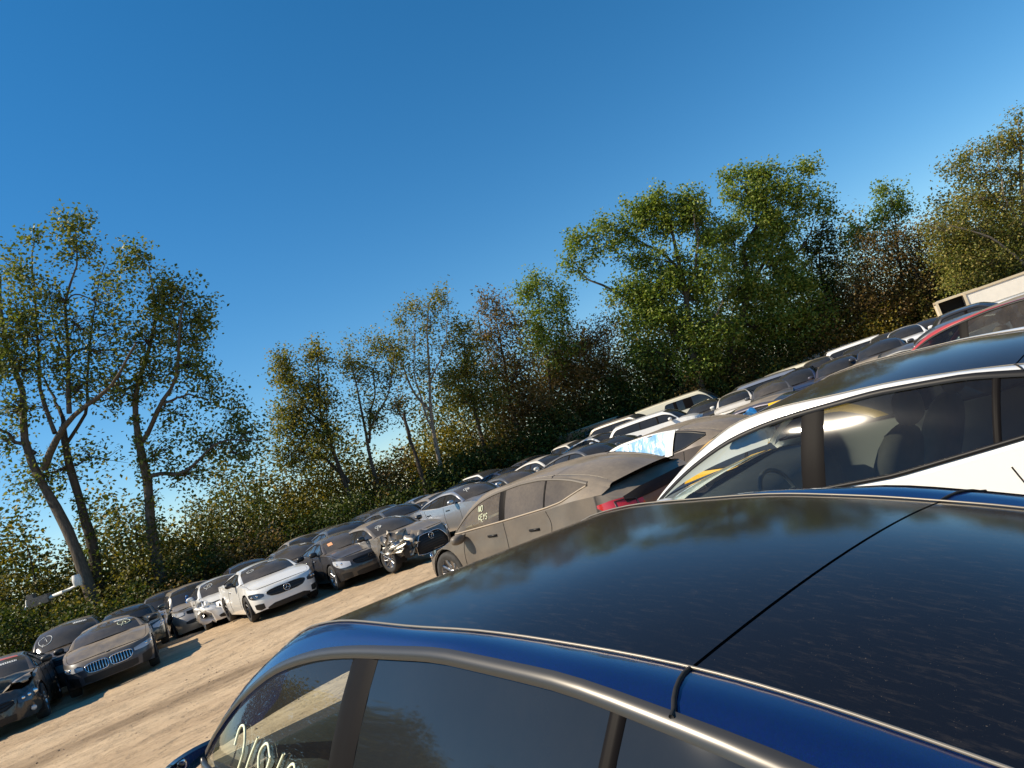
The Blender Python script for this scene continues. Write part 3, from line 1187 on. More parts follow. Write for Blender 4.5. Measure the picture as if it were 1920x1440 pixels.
def cabin(ci, seat_mat, dash=True, rear=True, wheel=True, liner=None):
    """seats, headrests, dashboard, wheel and headliner behind clear glass"""
    s = ci['s']
    X = lambda x: s.L / 2 - x
    zb = .34
    part(ci, 'cabin_floor', MB().box((X(2.6), 0, zb), (2.9, 1.5, .03)), M_DARK)
    for y in (.38, -.38):
        for x, w in ((2.25, .50),) + (((3.15, .56),) if rear else ()):
            st = MB().ellipsoid((X(x), y, zb + .22), (.27, w / 2, .12), 16, 8, .7)
            r = [[math.cos(.35), 0, -math.sin(.35)], [0, 1, 0], [math.sin(.35), 0, math.cos(.35)]]
            b = MB().ellipsoid((0, 0, 0), (.09, w / 2, .34), 16, 10, .7)
            st.add(np.array(b.V) @ np.array(r).T + np.array((X(x + .33), y, zb + .55)), b.F)
            o = part(ci, 'seat', st, seat_mat)
            part(ci, 'headrest', MB().ellipsoid((X(x + .50), y, zb + .97), (.06, .13, .10), 12, 8, .75), seat_mat, o)
    if dash:
        P = [[(X(x), y, z) for y in np.linspace(-.72, .72, 7)] for x, z in ((1.22, .90), (1.35, .935), (1.62, .925), (1.72, .86), (1.74, .70), (1.70, .45))]
        part(ci, 'dashboard', MB().grid(P), M_SEATD)
    if wheel:
        a = np.linspace(0, 2 * math.pi, 25)
        c = np.array((X(1.86), .38, .86))
        mb = MB().tube([c + np.array((.06 * math.sin(t), .185 * math.cos(t), .175 * math.sin(t))) for t in a], .016, 6, cap=False)
        mb.tube([c, (X(1.70), .38, .80)], .03, 6)
        for t in (0, math.pi, -math.pi / 2):
            mb.tube([c, c + np.array((.06 * math.sin(t), .185 * math.cos(t), .175 * math.sin(t)))], .016, 5)
        part(ci, 'steering_wheel', mb, M_SEATD)
    if liner:
        P = [[s.Top(x, v, -.03) * np.array([1, .97, 1]) for v in np.linspace(-1, 1, 9)] for x in np.linspace(s.hx, s.hatch or s.rx, 8)]
        part(ci, 'headliner', MB().grid(P), liner)
    part(ci, 'rear_view_mirror', MB().box((X(1.78), 0, s.Top(1.8, 0)[2] - .10), (.03, .24, .06)), M_BLACK)


def doors(ci, two=False):
    """door shut lines and handles for a sedan, coupe or SUV"""
    s = ci['s']
    zt = lambda x: s.ztop(x) - .015
    xf = s.dlob[0][0] + .10
    xb = s.splits[0][0] + .05
    xr = s.ro - .36
    seam(ci, [(xf, zt(xf)), (xf - .06, .72), (xf - .05, .34)], .005)
    seam(ci, [(xb, zt(xb)), (xb, .72), (xb - .02, .30)], .005)
    if not two:
        seam(ci, [(xr + .18, zt(xr + .18)), (xr + .12, .85), (xr - .06, .62), (xr - .12, .36)], .005)
        handles(ci, (xb - .22, xr - .05), s.ztop(xb) - .13)
# ------------------------------------------------------------------ paints
P_BLUE = paint('deep_blue_metallic', (.0015, .020, .125), (.015, .006), .35, .25, 1.0, flake=True)
P_WHITE = paint('white_paint', (.80, .79, .75), (.10, .03))
P_WHITED = paint('dusty_white_paint', (.72, .70, .65), (.5, .15))
P_DUSTY = paint('dust_coated_grey_paint', (.06, .056, .052), (.9, .42), 0, .45, .35)
P_DUSTYB = paint('dust_filmed_black_paint', (.016, .016, .018), (.32, .07), 0, .3, .8)
P_GREYB = paint('dusty_blue_grey_paint', (.035, .045, .065), (.92, .10), .3, .35, .6)
P_SILVER = paint('silver_paint', (.45, .46, .48), (.12, .05), .7, .3)
P_SILVERD = paint('dusty_silver_paint', (.36, .35, .33), (.55, .2), .6, .35)
P_LEX = paint('dusty_pewter_paint', (.20, .19, .175), (.75, .22), .6, .35)
P_BLACK = paint('black_paint', (.012, .012, .014), (.14, .04))
P_GREY = paint('grey_paint', (.09, .095, .10), (.18, .06), .5, .35)
P_NAVY = paint('navy_paint', (.012, .028, .085), (.10, .04), .3, .3)
P_TEAL = paint('dark_teal_paint', (.012, .03, .035), (.25, .08), .3, .3)
P_RED = paint('red_paint', (.38, .012, .016), (.22, .08))
P_YELLOW = paint('yellow_paint', (.72, .40, .008), (.12, .04))
P_CREAM = paint('cream_paint', (.74, .69, .52), (.2, .05))
P_PURPLE = paint('dark_plum_paint', (.03, .028, .05), (.2, .06), .4, .3)
P_RUST = paint('burnt_rust', (.42, .20, .10), (.35, .2), 0, .7, 0)
P_BEIGE = paint('champagne_paint', (.45, .40, .30), (.4, .15), .5, .35)

# ------------------------------------------------------------------ the three electric crossovers close by
def ev_common(ci, dust_front=False):
    s = ci['s']
    seam(ci, [(1.50, .95), (1.42, .80), (1.38, .55), (1.40, .30)])
    seam(ci, [(2.40, 1.03), (2.42, .8), (2.42, .55), (2.40, .28)])
    seam(ci, [(3.30, 1.07), (3.36, .92), (3.30, .70), (3.22, .50), (3.10, .28)])
    handles(ci, (2.12, 3.02), .86)
    # tail lamp wrapping the rear corner, and the hatch cut in the roof rail
    z = 1.0
    for sg in (1, -1):
        t = part(ci, 'tail_light', patch_mesh(s, [(sg * a, l, h) for a, l, h in ((.56, .90, 1.01), (.80, .88, 1.05), (.98, .89, 1.06), (1.14, .94, 1.045), (1.30, 1.0, 1.03))], .006, 14, 5, rear=True, depth=.012), M_RED)
        part(ci, 'lamp_ring', outline_tube(s, [(sg * a, l, h) for a, l, h in ((.66, .92, 1.0), (.80, .91, 1.03), (.95, .915, 1.035))], .008, .012, rear=True), M_BLACK, t)
        xx = s.hatch
        M = np.array([1, sg, 1])
        P = [s.Sp(xx + .065, 1.0, .010) * M]
        for q in np.linspace(.1, 1.0, 6):
            p = s.Rp(xx + .065 * (1 - q)) * (1 - q) + s.Gp(xx + .065 * (1 - q)) * q
            b = .016 * 4 * q * (1 - q)
            P.append((p + np.array([0, b * .75 + .002, b * .75 + .002])) * M)
        part(ci, 'hatch_gap', MB().tube(P, .0045, 6), M_DARK)
        # roof glass border
        part(ci, 'roof_moulding', MB().tube([s.Top(x, sg, .004) for x in np.linspace(1.3, 4.2, 40)], .0035, 5), M_ROOFEDGE)
    fascia(ci, None, [(.58, .60, .66), (.75, .585, .69), (.95, .60, .72), (1.12, .66, .75), (1.25, .72, .765)], [(0, .24, .34), (.5, .25, .34), (.62, .28, .32)], [(.66, .30, .44), (.8, .29, .46), (.92, .32, .44)])


M_ROOFEDGE = plain('roof_edge_moulding', (.20, .18, .15), .4, .3)
# film of dried drizzle streaks and specks on the nearest roof
def roof_glass_mat(name, dusty):
    m, nt, out = new_mat(name)
    p = principled(nt, (.0035, .004, .006), .09, 0, 0, .5)
    p.inputs['IOR'].default_value = 1.5
    d = nd(nt, 'BsdfDiffuse'); d.inputs['Color'].default_value = (*DUST, 1)
    streak = noise(nt, 26, 6, .75, stretch=(.6, 3.2, 1))
    specks = noise(nt, 240, 2, .5)
    big = noise(nt, 1.6, 3, .5)
    a = ramp(nt, streak.outputs['Fac'], .52, .80)
    b = ramp(nt, specks.outputs['Fac'], .70, .82)
    c = ramp(nt, big.outputs['Fac'], .3, .7, (.25, .25, .25), (1, 1, 1))
    f = math_n(nt, 'MULTIPLY', math_n(nt, 'ADD', math_n(nt, 'MULTIPLY', a.outputs[0], .12), math_n(nt, 'MULTIPLY', b.outputs[0], .50)), c.outputs[0])
    # thin even film: shows more where the surface is seen edge-on
    lw = nd(nt, 'LayerWeight'); lw.inputs['Blend'].default_value = .30
    film = math_n(nt, 'MULTIPLY', math_n(nt, 'POWER', lw.outputs['Facing'], 3.0), dusty)
    f = math_n(nt, 'ADD', math_n(nt, 'ADD', f, film), dusty * .055, clamp=True)
    bp = nd(nt, 'Bump'); bp.inputs['Strength'].default_value = .05; bp.inputs['Distance'].default_value = .002
    nt.links.new(streak.outputs['Fac'], bp.inputs['Height']); nt.links.new(bp.outputs[0], p.inputs['Normal'])
    mx = nd(nt, 'MixShader')
    nt.links.new(f, mx.inputs[0]); nt.links.new(p.outputs[0], mx.inputs[1]); nt.links.new(d.outputs[0], mx.inputs[2])
    nt.links.new(mx.outputs[0], out.inputs[0])
    return m


G_ROOF1 = roof_glass_mat('specked_glass_roof', .16)
G_ROOF2 = roof_glass_mat('clean_glass_roof', .2)
blue = build_car('evb', EVB, 'electric_crossover', 'deep blue electric crossover with black glass roof, nearest the camera', 'car', (-1.571, 4.235), 129.59, P_BLUE, 2,
                 mats={'ROOF': G_ROOF1, 'REAR': G_ROOF1, 'WS': glass('blue_car_windscreen', (.5, .6, .52), (.25, .1)), 'SIDE0': G_CLEAR, 'SIDE1': G_PRIV, 'TRIM': M_SATIN, 'BELT': M_SATIN, 'RIM': M_RIMK}, dz=.10, tilt=(7.0, 2.5))
ev_common(blue)
cabin(blue, M_SEATD, liner=M_SEATD)
_m = sub(blue, 'mirror')[0]          # the left mirror is gone
blue['objs'].remove(_m)
bpy.data.objects.remove(_m)
write_side(blue, '26869', 1.61, .955, .19, M_CHALK, gap=.90, slant=.12, r=.0042)
white = build_car('evw', EVW, 'electric_crossover', 'clean white electric crossover with black glass roof behind the blue one', 'car', (.442, 6.345), 131.92, P_WHITE, 2,
                  mats={'ROOF': G_ROOF2, 'REAR': G_ROOF2, 'WS': G_CLEAR, 'SIDE0': G_CLEAR, 'SIDE1': glass('tinted_rear_window', (.22, .24, .235), (.05, .02), refl=1.5, haze=.08), 'RIM': M_RIMK}, dz=.195, tilt=(6.11, -2.02))
ev_common(white)
cabin(white, M_SEATL, liner=M_SEATL)
grey = build_car('ev', EV, 'electric_crossover', 'dust-coated grey electric crossover with NO KEYS on its front window', 'car', (-1.74, 12.754), 133.3, P_DUSTY, 2,
                 mats={'ROOF': G_COAT, 'REAR': G_COAT, 'WS': G_COAT, 'SIDE0': glass('hazy_window', (.7, .8, .62), (.6, .42)), 'SIDE1': glass('dusty_rear_side_window', opaque=True, dust=(.6, .30), dark=(.03, .028, .026), grime=1.6), 'RIM': M_RIM, 'BELT': plain('dusty_trim', (.34, .28, .21), .6), 'TRIM': plain('dusty_frame', (.10, .085, .07), .6)}, dz=.054, tilt=(2.96, -.67))
ev_common(grey)
cabin(grey, M_SEATD, liner=M_SEATD)
write_side(grey, 'NO', 1.84, 1.21, .075, M_CHALK, slant=.1, r=.005)
write_side(grey, 'KEYS', 1.85, 1.10, .075, M_CHALK, slant=.1, r=.005)
part(grey, 'tailgate_opening', patch_mesh(EV, symr([(0, .98, 1.10), (.5, .98, 1.10), (.8, .98, 1.06)]), .010, 12, 4, rear=True), M_DARK)
plas = build_car('ev', EV, 'electric_crossover', 'dark grey electric crossover with clear blue plastic taped over its side', 'car', (.62, 16.0), 133, paint('dusty_plum_grey_paint', (.055, .048, .05), (.8, .25), .3, .4, .4), 1,
                 mats={'ROOF': G_COAT, 'REAR': G_COAT, 'WS': G_DUSTY, 'RIM': M_RIM}, dz=-.06, tilt=(2.5, 0))
ev_common(plas)


def film_mat():
    m, nt, out = new_mat('clear_blue_film')
    p = principled(nt, (.10, .30, .55), .28, 0, .3, .4)
    n = noise(nt, 2.4, 3, .5, stretch=(2.6, 1, 1.1))
    r = ramp(nt, n.outputs['Fac'], .42, .72, (.14, .33, .55), (.34, .52, .68))
    nt.links.new(r.outputs[0], p.inputs['Base Color'])
    b = nd(nt, 'Bump'); b.inputs['Strength'].default_value = .5; b.inputs['Distance'].default_value = .05
    nt.links.new(n.outputs['Fac'], b.inputs['Height']); nt.links.new(b.outputs[0], p.inputs['Normal'])
    nt.links.new(p.outputs[0], out.inputs[0])
    return m


M_FILM = film_mat()
_P = []
for i, x in enumerate(np.linspace(1.45, 3.22, 36)):
    row = []
    for j, t in enumerate(np.linspace(-.02, 1.02, 12)):
        row.append(EV.Sp(x, t, .012 + .007 * math.sin(i * .9 + j * .5) * math.sin(j * .8 + i * .2)))
    _P.append(row)
part(plas, 'plastic_sheet', MB().grid(_P), M_FILM)
for a, b in (((3.20, 0), (3.24, 1.0)), ):
    part(plas, 'tape_strip', MB().grid([[EV.Sp(3.18 + .17 * q + .05 * t, t, .02) for t in np.linspace(-.05, 1.0, 8)] + [EV.Gp(3.23 + .17 * q) * np.array([1, 1, 1]) + np.array([0, .01, .015])] for q in np.linspace(0, 1, 4)]), M_STICK)
part(plas, 'tape_strip', MB().grid([[EV.Sp(x, 1.0, .018) * np.array([1, 1, 1]) * (1 - q) + (EV.Rp(x) * .4 + EV.Gp(x) * .6 + np.array([0, .02, .02])) * q for q in np.linspace(0, 1, 4)] for x in np.linspace(1.6, 3.3, 24)]), M_STICK)

# yellow car between the white and the dusty one, mostly hidden
yel = build_car('hatch', HATCH, 'hatchback', 'yellow hatchback seen through the windows of the white crossover', 'car', (4.48, 6.03), -55, P_YELLOW, 1, mats={'WS': G_FILM}, dz=-.06)
std_rear(yel); std_front(yel)

# ------------------------------------------------------------------ cars across the dirt lane, facing the camera
bm = build_car('sport', SPORT, 'coupe', 'dusty blue-grey coupe with twin chrome-barred kidney grille beside the lane', 'car', (-10.45, 16.5), -61, P_GREYB, 2, mats={'WS': G_DUSTY, 'RIM': M_RIMK, 'MIRROR': M_BLACK})
s = SPORT
fascia(bm, None, [(.52, .555, .615), (.72, .55, .65), (.92, .57, .675), (1.08, .615, .685), (1.16, .65, .685)], [(0, .25, .40), (.40, .25, .40), (.56, .28, .40)], [(.66, .22, .42), (.84, .23, .46), (.95, .30, .47)], lamp_mat=M_LAMP)
for sg in (1, -1):
    rows = [(sg * a, l, h) for a, l, h in ((.025, .49, .60), (.06, .45, .635), (.16, .44, .645), (.32, .445, .64), (.42, .47, .63), (.475, .54, .60))]
    g = part(bm, 'grille', patch_mesh(s, rows, .006, 20, 6), M_MESH)
    part(bm, 'grille_frame', outline_tube(s, rows, .014, .016, n=30), M_CHROME, g)
    for a in np.linspace(.075, .42, 7):
        lo, hi = np.interp(a, [abs(r[0]) for r in rows], [r[1] for r in rows]), np.interp(a, [abs(r[0]) for r in rows], [r[2] for r in rows])
        part(bm, 'slat', MB().tube([s.Fp(sg * a, z, .016) for z in np.linspace(lo, hi, 6)], .011, 5), M_CHROME, g)
roundel(bm, .16, .045)
glass_sticker(bm, 2.02, 2.10, .35, .85, M_STICK, lines=9)
circle_mark(bm, 1.86, .62, .11, M_CHALK)
seam(bm, [(1.55, .93), (1.48, .7), (1.46, .35)])
mbw = build_car('coupe', COUPE, 'coupe', 'white two-door coupe with round star badge in a wide black grille', 'car', (-7.34, 19.53), -55.4, P_WHITE, 2, mats={'WS': G_DUSTY, 'RIM': M_RIMK, 'MIRROR': M_BLACK})
s = COUPE
fascia(mbw, [(0, .50, .685), (.25, .505, .685), (.42, .53, .67), (.52, .60, .64)], [(.60, .57, .635), (.72, .545, .68), (.88, .55, .70), (1.03, .585, .71), (1.12, .635, .70)],
       [(0, .20, .33), (.40, .20, .33), (.60, .21, .27)], [(.66, .27, .40), (.80, .25, .42), (.94, .30, .42)], slats=2, slat_mat=M_SATIN, grille_frame=M_SATIN)
emblem(mbw, 0, .595, .085)
glass_sticker(mbw, 1.98, 2.04, .28, .70, M_STICK, lines=8)
circle_mark(mbw, 1.80, -.62, .07, M_CHALKW, False)
handles(mbw, (2.55,), .84, M_CHROME)
seam(mbw, [(1.50, .95), (1.42, .7), (1.40, .35)]); seam(mbw, [(2.78, .97), (2.78, .7), (2.70, .3)])
bmb = build_car('lux', LUX, 'sedan', 'dusty black sedan with an orange notice in its windscreen', 'car', (-5.1, 20.03), -57, P_DUSTYB, 2, mats={'WS': G_DUSTY, 'RIM': M_RIM, 'MIRROR': M_BLACK})
s = LUX
fascia(bmb, [(0, .50, .70), (.30, .51, .70), (.44, .55, .69), (.50, .62, .67)], [(.58, .55, .66), (.74, .54, .71), (.92, .56, .75), (1.06, .62, .77), (1.18, .69, .77)],
       [(0, .22, .36), (.36, .22, .36), (.5, .25, .34)], [(.62, .24, .38), (.78, .24, .40), (.92, .27, .40)], lamp_mat=M_LAMP, slats=3)
emblem(bmb, 0, .605, .075, mat=M_TRIM)
glass_sticker(bmb, 1.62, 1.74, -.86, -.68, M_ORANGE, 'notice')
glass_sticker(bmb, 1.56, 1.60, .55, .80, M_ORANGE, 'notice')
handles(bmb, (2.35, 3.2), .86, M_CHROME)
lex = build_car('lux', LUX, 'sedan', 'dusty pewter sedan with crushed front corner and large mesh grille', 'car', (-3.35, 19.75), -45, P_LEX, 2, mats={'WS': G_FILM, 'RIM': M_RIM, 'MIRROR': M_SATIN})
fascia(lex, [(0, .20, .70), (.22, .20, .70), (.34, .20, .68), (.42, .22, .60), (.54, .24, .42)], [(.62, .58, .68), (.78, .56, .72), (.94, .60, .76), (1.1, .68, .77)], None, [(.64, .26, .48), (.78, .25, .50), (.9, .30, .50)], slats=8, grille_frame=M_CHROME)
emblem(lex, 0, .60, .08, 'L')
lb = sub(lex, 'body')[0]
crumple(lb, (2.0, -.85, .65), 1.0, .16, 3)
crumple(sub(lex, 'hood')[0], (2.0, -.8, .75), .8, .08, 5)
part(lex, 'torn_fender', crumpled_sheet((1.85, -.85, .66), (1.0, .5, .30), 11, amp=.07), M_METALRAW, smooth=False)
part(lex, 'torn_bumper', crumpled_sheet((2.25, -.55, .50), (.5, .7, .25), 12, amp=.06), P_LEX, smooth=False)
doors(lex); doors(bmb); doors(plas)
glass_sticker(lex, 1.98, 2.05, .45, .80, M_STICK, lines=6)
glass_sticker(lex, 1.78, 1.95, .50, .62, M_STICK)
circle_mark(lex, 1.72, -.70, .06, M_CHALKW)
blk = build_car('lux', LUX, 'sedan', 'wrecked black sedan with buckled hood at the left edge', 'car', (-11.55, 14.15), -60, P_DUSTYB, 2, mats={'WS': G_DUSTY, 'HOOD': P_LEX, 'RIM': M_RIM, 'MIRROR': M_BLACK})
fascia(blk, [(0, .46, .64), (.36, .47, .64), (.50, .54, .62)], None, [(0, .22, .36), (.5, .24, .36)], None, slats=3, plate=.30)
for sg in (1, -1):
    hl = part(blk, 'headlight', patch_mesh(LUX, [(sg * a, l, h) for a, l, h in ((.56, .52, .62), (.75, .50, .68), (.95, .54, .72), (1.1, .62, .73))], .008, 12, 5), M_LAMPD)
    for da, rr in ((.66, .035), (.78, .038), (.93, .055)):
        part(blk, 'lamp', MB().ellipsoid(LUX.Fp(sg * da, .59 + (da - .7) * .12, .012), (.02, rr, rr), 12, 7), M_CHROME, hl)
    part(blk, 'fog_light', MB().ellipsoid(LUX.Fp(sg * .82, .33, .008), (.02, .055, .05), 12, 7), M_LAMP)
crumple(sub(blk, 'hood')[0], (1.9, .3, .8), 1.1, .09, 8)
crumple(sub(blk, 'body')[0], (2.1, .7, .5), .7, .06, 9)
glass_sticker(blk, 1.98, 2.10, -.2, .9, plain('faded_red_strip', (.45, .12, .10), .6), 'sun_strip')
glass_sticker(blk, 1.75, 1.82, .25, .78, M_STICK, lines=9)
doors(blk)
# ------------------------------------------------------------------ the rest of the yard: roof point seen at (px, py), d metres out
SH = {'sedan': SEDAN, 'lux': LUX, 'coupe': COUPE, 'suv': SUV, 'bigsuv': BIGSUV, 'van': VAN, 'hatch': HATCH, 'ev': EV, 'oldsedan': OLDSEDAN, 'pickup': PICKUP}
RH = {'sedan': 1.44, 'lux': 1.44, 'coupe': 1.40, 'suv': 1.68, 'bigsuv': 1.80, 'van': 2.08, 'hatch': 1.48, 'ev': 1.53, 'oldsedan': 1.46, 'pickup': 1.88}


def yard_car(px, py, d, key, heading, pm, name, label, detail=1, group=None, mats=None, front=True, rear=False, fx=.52, tilt=(0, 0)):
    p = at(px, py, d)
    s = SH[key]
    h = math.radians(heading)
    fr = p[:2] + np.array([math.cos(h), math.sin(h)]) * s.L * fx
    mats = {'WS': G_DARK, **(mats or {})}
    ci = build_car(key, s, name, label, 'car' if key not in ('van', 'pickup') else key.replace('pickup', 'pickup truck'), fr, heading, pm, detail, group, mats, dz=float(p[2] - RH[key]), tilt=tilt)
    if front: std_front(ci)
    if rear: std_rear(ci)
    return ci


GB = 'cars parked across the dirt lane'
GA = 'cars parked beside the dusty crossover'
dsuv = yard_car(125, 1166, 20.5, 'suv', -60, P_DUSTYB, 'suv', 'dark dusty SUV half hidden behind the kidney-grille coupe', group=GB, mats={'WS': G_FILM})
glass_sticker(dsuv, 1.72, 1.79, .3, .8, M_STICK, lines=8)
circle_mark(dsuv, 1.50, -.70, .13, M_CHALKW)
yard_car(232, 1139, 24, 'sedan', -58, P_TEAL, 'sedan', 'dark teal sedan in the shade of the hedge, alone behind the coupe', group=GB, mats={'WS': G_DARK})
yard_car(302, 1110, 30, 'suv', -60, P_SILVER, 'suv', 'silver SUV leftmost of the bunch beside the hedge', group=GB, mats={'WS': G_DARK})
sd = yard_car(350, 1096, 27, 'suv', -58, P_SILVERD, 'suv', 'dented silver SUV with blue tape between a silver SUV and white sedan', group=GB, mats={'WS': G_DARK})
crumple(sub(sd, 'body')[0], (1.0, -.9, .7), 1.3, .08, 21)
ws_ = yard_car(402, 1083, 25.4, 'oldsedan', -57, P_WHITE, 'sedan', 'white sedan with torn front fender left of the white coupe', group=GB, mats={'WS': G_DUSTY, 'MIRROR': P_WHITE})
crumple(sub(ws_, 'body')[0], (1.9, -.85, .6), .8, .12, 22)
part(ws_, 'torn_fender', crumpled_sheet((1.75, -.88, .62), (.8, .3, .5), 23, amp=.07), P_SILVER, smooth=False)
part(ws_, 'blue_tape', crumpled_sheet((-.9, -.95, .95), (.12, .3, .5), 24, amp=.03), M_TARP, smooth=False)
circle_mark(ws_, 1.75, -.6, .10, M_CHALKW)
yard_car(455, 1053, 29, 'sedan', -57, P_NAVY, 'sedan', 'navy sedan behind the white coupe, leftmost of two dark roofs', group=GB)
d5 = yard_car(540, 1024, 24.6, 'sedan', -57, P_DUSTYB, 'sedan', 'dark sedan with paper label on its windscreen behind the white coupe', group=GB, mats={'WS': G_FILM})
glass_sticker(d5, 1.90, 1.98, .4, .75, M_STICK, lines=5)
yard_car(607, 990, 31, 'suv', -55, P_BLACK, 'suv', 'black SUV behind the black sedan, with bright window frame', group=GB, mats={'TRIM': M_CHROME})
yard_car(632, 984, 25.5, 'sedan', -55, P_GREY, 'sedan', 'grey sedan roof just behind the sedan with the orange notice', group=GB)
yard_car(560, 1006, 30, 'sedan', -56, P_SILVERD, 'sedan', 'dusty silver sedan far behind, left of the black SUV', group=GB)
yard_car(705, 953, 33, 'suv', -54, P_BLACK, 'suv', 'black SUV with pale roof rails behind the crushed pewter sedan', group=GB, mats={'TRIM': M_CHROME})
yard_car(728, 951, 27, 'sedan', -50, P_GREY, 'sedan', 'charcoal sedan tucked close behind the crushed pewter sedan', group=GB)
yard_car(783, 931, 34, 'sedan', -52, P_SILVER, 'sedan', 'silver sedan with black hood under the hedge, left of the red roof', group=GB, mats={'HOOD': P_BLACK, 'WS': G_DARK})
yard_car(812, 926, 28, 'sedan', -50, P_LEX, 'sedan', 'pewter sedan between two silver sedans', group=GB)
sv = yard_car(858, 912, 23.6, 'sedan', -47, P_SILVER, 'sedan', 'silver sedan with marker scribble on its dusty windscreen', detail=2, group=GB, mats={'WS': G_DUSTY})
for _c in (sv, ws_, dsuv, sd): doors(_c)
circle_mark(sv, 1.75, -.55, .07, M_CHALKW); glass_sticker(sv, 1.88, 1.94, .3, .7, M_STICK, lines=6)
yard_car(822, 914, 41, 'sedan', -52, P_BLACK, 'sedan', 'black sedan against the hedge, left of the red roof', group=GB)
yard_car(864, 905, 36, 'sedan', -52, P_RED, 'sedan', 'red sedan, only red roof among the far dark cars', group=GB)
yard_car(903, 884, 39, 'hatch', -50, P_WHITE, 'hatchback', 'white hatchback with black roof near the hedge', group=GB, mats={'ROOF': P_BLACK, 'HOOD': P_BLACK})
yard_car(938, 880, 35, 'sedan', -50, P_NAVY, 'sedan', 'navy sedan between the black-roofed hatchback and a white sedan', group=GB)
g9 = yard_car(945, 888, 27, 'sedan', -48, P_GREY, 'sedan', 'dusty grey sedan whose windscreen shows above the dust-coated crossover', group=GB, mats={'WS': G_DUSTY})
yard_car(1012, 857, 30, 'sedan', -50, P_WHITED, 'sedan', 'dusty white sedan above the roof of the dust-coated crossover', group=GB)
yard_car(990, 858, 38, 'lux', -50, P_BLACK, 'sedan', 'long dark sedan near the hedge behind the dusty white sedan', group=GB)
yard_car(1085, 838, 25.5, 'lux', -50, P_GREY, 'sedan', 'grey sedan peeking over the dust-coated crossover beside the blue plastic', group=GB)
yard_car(1058, 832, 41, 'pickup', -48, P_WHITED, 'pickup', 'scruffy white pickup with dented roof near the hedge', group=GB)
yard_car(1112, 816, 36, 'coupe', -50, P_WHITE, 'coupe', 'white coupe below the burnt orange van', group=GB)
yard_car(1140, 822, 30, 'sedan', -50, P_BLACK, 'sedan', 'black sedan with pale window arch left of the blue plastic', group=GB, mats={'TRIM': M_CHALKW})
yard_car(1118, 793, 44, 'van', -15, P_RUST, 'van', 'burnt-out orange van with scorched cream roof at the hedge', group=GB, mats={'ROOF': paint('scorched_cream', (.66, .58, .40), (.35, .2), 0, .7, 0)})
yard_car(1222, 775, 33.5, 'suv', -20, P_WHITE, 'suv', 'white SUV parked side-on below the cream van', group=GB, mats={'WS': G_DARK})
yard_car(1168, 782, 41, 'suv', -30, P_SILVERD, 'suv', 'dusty silver SUV between the burnt van and cream van', group=GB)
yard_car(1268, 744, 42, 'van', -15, P_CREAM, 'van', 'cream van parked side-on at the hedge', group=GB, mats={'WS': G_DARK})
yard_car(1345, 727, 50, 'sedan', -40, P_WHITE, 'sedan', 'white sedan behind the nose of the cream van', group=GB)
yard_car(1412, 714, 37, 'bigsuv', 162, P_SILVER, 'suv', 'silver SUV showing its red tail lamp, right of the cream van', group=GB, rear=True, front=False)
yard_car(1498, 682, 42, 'bigsuv', -20, P_CREAM, 'suv', 'cream SUV with long row of side windows', group=GB)
yard_car(1490, 694, 31, 'suv', -116, P_NAVY, 'suv', 'navy SUV with white sticker in its window below the cream SUV', group=GB)
yard_car(1556, 652, 49, 'van', -25, P_WHITE, 'van', 'white van behind the cream SUV', group=GB)
yard_car(1566, 672, 28, 'hatch', -118, P_PURPLE, 'hatchback', 'plum-dark hatchback right of the navy SUV', group=GB)
yard_car(1616, 636, 41, 'bigsuv', -18, P_WHITE, 'suv', 'white SUV above the plum-dark hatchback', group=GB)
yard_car(1645, 638, 27, 'sedan', -118, P_BLACK, 'sedan', 'black sedan with pale blue window frame, right of the plum hatchback', group=GB, mats={'TRIM': M_CHROME})
yard_car(1692, 613, 33, 'oldsedan', -118, P_WHITE, 'sedan', 'white sedan left of the black pickup, under the trees', group=GB)
yard_car(1785, 582, 26, 'pickup', -28, P_BLACK, 'pickup', 'black pickup under the box trucks', group=GB)
yard_car(1838, 572, 31, 'sedan', -125, P_WHITE, 'sedan', 'white sedan right of the black pickup', group=GB)
yard_car(1903, 552, 26, 'bigsuv', -25, P_WHITE, 'suv', 'big white SUV with red roof lamp at the right edge', group=GB)
yard_car(1442, 716, 31, 'sedan', -112, P_GREY, 'sedan', 'grey sedan facing the camera left of the navy SUV', group=GB, mats={'WS': G_FILM})
yard_car(1530, 672, 37, 'sedan', -116, P_BEIGE, 'sedan', 'champagne sedan between the navy SUV and plum hatchback, further back', group=GB)
yard_car(1604, 650, 35, 'sedan', -116, P_NAVY, 'sedan', 'navy sedan just behind the plum hatchback', group=GB)
yard_car(1655, 626, 39, 'suv', -116, P_SILVER, 'suv', 'silver SUV facing the camera behind the black sedan', group=GB)
yard_car(1732, 600, 34, 'hatch', -118, P_TEAL, 'hatchback', 'dark teal hatchback left of the black pickup', group=GB)
yard_car(1318, 752, 34, 'sedan', -110, P_BLACK, 'sedan', 'black sedan facing the camera below the nose of the cream van', group=GB)
yard_car(1375, 734, 33, 'sedan', -112, P_WHITED, 'sedan', 'dusty white sedan facing the camera left of the silver SUV with the red lamp', group=GB)
